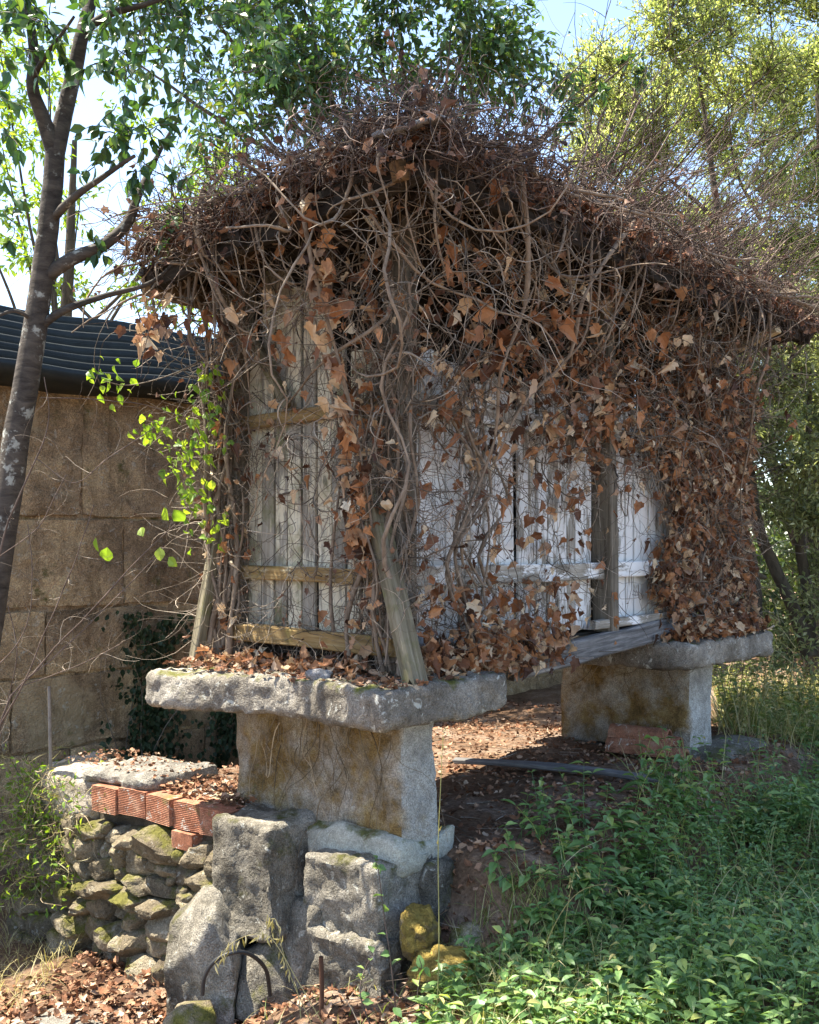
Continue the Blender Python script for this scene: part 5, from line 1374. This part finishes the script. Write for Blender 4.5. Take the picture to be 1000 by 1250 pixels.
n_ = 4200; X = R.uniform(2.3, 7.0, n_); Y = R.uniform(7.4, 11.5, n_); ok = X/Y > 0.285
X, Y = X[ok], Y[ok]
grass('dry_grass', 'sunlit straw-coloured grass beyond the far pillar', X, Y, 0.12, 0.45, 'straw', 0.008, (0.1, 0.9))
n_ = 3000; X = R.uniform(2.4, 6.0, n_); Y = R.uniform(7.8, 11, n_); ok = X/Y > 0.29; X, Y = X[ok], Y[ok]
grass('sunlit_grass', 'fresh green grass among the straw beyond the far pillar', X, Y, 0.2, 0.5, 'grass', 0.012, (0.1, 0.9))
n_ = 1500; X = R.uniform(-3.0, -1.75, n_); Y = R.uniform(4.9, 6.6, n_); a, b = ab(X, Y); ok = (b > 2.46) | ((a < -0.5) & (b > 1.45)); X, Y = X[ok], Y[ok]
grass('dry_grass', 'sunlit dry grass at the left end of the stone wall', X, Y, 0.05, 0.18, 'straw', 0.014, (0.4, 1.2))
# creeper over the wall end
cr = thing('wall_creeper', 'sunlit yellow-green creeper trailing over the stone wall end', 'creeper', G(-0.4, 2.4, -0.35), 0)
n_ = 150
st = np.stack([R.uniform(-0.48, 0.0, n_), 2.30+R.normal(size=n_)*0.18, R.uniform(0.0, 0.55, n_)], 1)
def kc(p): q = p.copy(); i = (p[:, 1] < 2.44) & (p[:, 2] < 0.52); q[:, 0] = np.where(i, np.minimum(p[:, 0], -0.44), p[:, 0]); return q
q = grow(st, np.stack([-R.random(n_)*0.5, R.normal(size=n_)*0.4, np.full(n_, -0.6)], 1), 14, R.uniform(0.02, 0.055, n_), 0.25, np.array([0, 0, -0.05]), 0.6, kc)
V, Fq = tubes(GP(q), taper(n_, 14, R.uniform(0.0012, 0.003, n_)), 3); obj('stems', V, Fq, MT['root'], cr, True, 'stuff')
acc = Acc(); f = q.reshape(-1, 3); n_ = 1300; p = f[R.integers(0, len(f), n_)]+R.normal(size=(n_, 3))*0.03
scatter(acc, WT, GP(p), nrm(R.normal(size=(n_, 3))+np.array([0, 0, -0.4])), GD(nrm(R.normal(size=(n_, 3))*0.6+np.array([-1, 0.4, 0.6]))), R.uniform(0.018, 0.045, n_))
V, Fs = acc.out(); obj('leaves', V, Fs, MT['lime'], cr, False, 'stuff')
n_ = 900; acc = Acc(); p = f[R.integers(0, len(f), n_)]+R.normal(size=(n_, 3))*0.02
scatter(acc, [blade(0.02, 4, 0.6)], GP(p), nrm(R.normal(size=(n_, 3))), nrm(R.normal(size=(n_, 3))), R.uniform(0.04, 0.12, n_))
V, Fs = acc.out(); obj('dry_stalks', V, Fs, MT['straw'], cr, False, 'stuff')
# leaf litter
acc = Acc(); LT = [ivy_leaf(30+i, 0.7) for i in range(8)]
def litter(p, smin, smax, flat=1.0):
    n = len(p); scatter(acc, LT, p, nrm(R.normal(size=(n, 3))*np.array([1, 1, 0.3])), nrm(R.normal(size=(n, 3))*0.45+np.array([0, 0, flat])), R.uniform(smin, smax, n))
n_ = 8500; a = R.uniform(-0.1, 4.4, n_); b = R.uniform(-0.7, 2.2, n_); w = G(a, b, 0); ok = R.random(n_) < 0.35+0.5*vnoise(w*2, 4)+0.3; w = w[ok]
w[:, 2] = gz(w[:, 0], w[:, 1])+R.uniform(0.003, 0.02, len(w)); litter(w, 0.012, 0.045)
n_ = 1500; w = np.stack([R.uniform(-1.8, 0.5, n_), R.uniform(4.0, 5.0, n_), np.zeros(n_)], 1); w[:, 2] = gz(w[:, 0], w[:, 1])+R.uniform(0.003, 0.03, n_); litter(w, 0.015, 0.055)
n_ = 1400; w = G(R.uniform(-1.5, -0.5, n_), R.uniform(0.3, 1.7, n_), 0.0); w[:, 2] = gz(w[:, 0], w[:, 1])+R.uniform(0.003, 0.04, n_); litter(w, 0.02, 0.06)
n_ = 160; w = G(R.uniform(-1.6, -0.85, n_), R.uniform(0.8, 1.3, n_), -0.392); litter(w, 0.015, 0.05)
n_ = 520; w = G(R.uniform(-0.3, 0.1, n_), R.uniform(0.8, 1.6, n_), 0.49+np.abs(R.normal(size=n_))*0.02); litter(w, 0.015, 0.05)
n_ = 260; w = G(R.uniform(-0.3, 0.1, n_), R.uniform(1.4, 2.3, n_), 0.56+np.abs(R.normal(size=n_))*0.008); litter(w, 0.01, 0.035)
n_ = 700; w = G(R.uniform(-0.42, 0.1, n_), R.uniform(-0.3, 1.2, n_), 1.187+np.abs(R.normal(size=n_))*0.01); w[:, 2] -= 0.04*np.clip(R.random(n_)*0, 0, 1); litter(w, 0.01, 0.045)
V, Fs = acc.out(); o = obj('leaf_litter', V, Fs, MT['litter'], None, False, 'stuff'); tag(o, 'fallen brown leaves and crumbs strewn over dirt and stones', 'leaf litter')
acc = Acc(); n_ = 520; a = R.uniform(-0.1, 4.2, n_); b = R.uniform(-0.7, 1.9, n_); w = G(a, b, 0); w[:, 2] = gz(w[:, 0], w[:, 1])+0.008
q = grow(w, R.normal(size=(n_, 3))*np.array([1, 1, 0.05]), 6, R.uniform(0.01, 0.06, n_), 0.12*np.array([1, 1, 0.1])); V, Fq = tubes(q, taper(n_, 6, R.uniform(0.0015, 0.004, n_)), 4); acc.add(V, Fq)
n_ = 160; w = np.stack([R.uniform(-1.6, 0.6, n_), R.uniform(4.0, 4.9, n_), np.zeros(n_)], 1); w[:, 2] = gz(w[:, 0], w[:, 1])+0.01
q = grow(w, R.normal(size=(n_, 3))*np.array([1, 1, 0.1]), 6, R.uniform(0.02, 0.06, n_), 0.12*np.array([1, 1, 0.1])); V, Fq = tubes(q, taper(n_, 6, R.uniform(0.0015, 0.004, n_)), 4); acc.add(V, Fq)
V, Fs = acc.out(); o = obj('stick_litter', V, Fs, MT['twig'], None, True, 'stuff'); tag(o, 'broken twigs scattered on the dirt under and before the granary', 'twigs')

# ------------------------------------------------------------------ single plants in front
def stalk(t, pts, r0, r1, mat, n=24, name='stem'):
    q = spline([P(*p) for p in pts], n); V, Fq = tubes(q[None], np.linspace(r0, r1, n)[None], 5)
    obj(name, V, Fq, MT[mat], t); return q
OAT = mesh('spikelet', *(lambda a: (a[0], a[1]))(small_leaf(0.10, 0.05, 0.2)), MT['straw'], False)
def oat(name, label, pts, sp, cat='grass stalk', mat='straw', ns=22, size=(0.03, 0.055)):
    t = thing(name, label, cat, P(*pts[0]), 0)
    q = stalk(t, pts, 0.0022, 0.0008, mat)
    k = R.integers(sp[0], 24, ns); p = q[k]+R.normal(size=(ns, 3))*0.008
    leaf_objs('spikelet', [OAT], p, nrm(R.normal(size=(ns, 3))*0.45+np.array([0, 0, -1])), nrm(R.normal(size=(ns, 3))), R.uniform(size[0], size[1], ns), t)
    return t
oat('wild_oat', 'dry wild oat stalk drooping over the black hose', [(400, 1260, 4.25), (365, 1200, 4.25), (335, 1150, 4.25), (315, 1140, 4.25), (285, 1150, 4.25), (262, 1175, 4.25)], (9,))
oat('wild_oat', 'dry wild oat stalk rising right of the hose bend', [(385, 1260, 4.3), (358, 1200, 4.3), (345, 1160, 4.3), (338, 1125, 4.3), (328, 1122, 4.3)], (8,))
oat('wild_oat', 'pale oat stalk leaning over the weeds right of the golden boulder', [(640, 1250, 4.2), (668, 1150, 4.25), (700, 1095, 4.3), (735, 1080, 4.35), (765, 1088, 4.4), (790, 1105, 4.4)], (12,), ns=16, size=(0.02, 0.04))
oat('wild_oat', 'short pale oat stalk standing at the edge of the weeds', [(685, 1200, 4.4), (690, 1130, 4.4), (698, 1080, 4.4), (704, 1052, 4.4)], (12,), ns=10, size=(0.025, 0.04))
t = thing('grass_stalk', 'tall thin green grass stalk crossing the near pillar corner', 'grass stalk', P(535, 1260, 4.1), 0)
q = stalk(t, [(533, 1260, 4.1), (536, 1150, 4.1), (535, 1040, 4.12), (538, 960, 4.14), (541, 895, 4.15)], 0.0028, 0.0012, 'grass')
leaf_objs('spikelet', [OAT], q[[20, 21, 22, 23, 12, 13]], nrm(R.normal(size=(6, 3))*0.3+np.array([0, 0, 1])), nrm(R.normal(size=(6, 3))), np.full(6, 0.03), t)
brl = [mesh('leaf', V, T, MT['weed'], False) for V, T in [oval_leaf(110+i, 0.33, 0.2, 0.35) for i in range(3)]]
for lab, pts, nl in [('reddish bramble shoot with fresh green leaflets climbing the pillar base', [(485, 1255, 4.3), (478, 1180, 4.3), (468, 1110, 4.32), (462, 1062, 4.33), (458, 1050, 4.33)], 12),
                     ('low bramble shoot with green leaflets right of the rusty rod', [(455, 1260, 4.25), (440, 1215, 4.25), (445, 1185, 4.28), (455, 1165, 4.3)], 9),
                     ('leafy bramble shoot beside the golden mossy boulder', [(640, 1260, 4.2), (615, 1215, 4.2), (610, 1170, 4.25), (618, 1130, 4.3)], 10),
                     ('green seedling growing in front of the mossy stones', [(520, 1255, 4.2), (510, 1215, 4.2), (515, 1185, 4.2), (512, 1170, 4.2)], 9)]:
    t = thing('bramble_shoot', lab, 'bramble', P(*pts[0]), 0)
    q = stalk(t, pts, 0.0035, 0.0015, 'redtwig')
    k = R.integers(6, 24, nl)
    leaf_objs('leaf', brl, q[k]+R.normal(size=(nl, 3))*0.006, nrm(R.normal(size=(nl, 3))+np.array([0, -0.2, 0])), nrm(R.normal(size=(nl, 3))*0.4+np.array([0, -0.3, 1])), R.uniform(0.03, 0.055, nl), t)
for lab, x0, sp, hgt in [('tall dry weed with rusty flower heads beyond the far cap slab', 932, 1, 735), ('dry branching weed left of the sunlit straw', 905, 2, 800), ('dry branching weed at the right edge of the straw', 965, 3, 790)]:
    t = thing('dry_weed', lab, 'dry weed', P(x0, 960, 8.2), 0)
    q = stalk(t, [(x0, 965, 8.2), (x0-2, 880, 8.2), (x0+4, 800, 8.2), (x0+8, hgt, 8.2)], 0.006, 0.002, 'straw')
    for k in range(7):
        i = 8+2*k; e = q[min(i, 23)]
        s_ = grow(e[None], np.array([[R.normal(), R.normal()*0.3, 1.1]]), 8, 0.035, 0.08); V, Fq = tubes(s_, np.linspace(0.003, 0.001, 8)[None], 4); obj('branch', V, Fq, MT['straw'], t)
        m = 10; leaf_objs('flower_bract', [OAT], s_[0, -1]+R.normal(size=(m, 3))*np.array([0.03, 0.03, 0.008]), nrm(R.normal(size=(m, 3))+np.array([0, 0, 0.5])), nrm(R.normal(size=(m, 3))), np.full(m, 0.04), t)
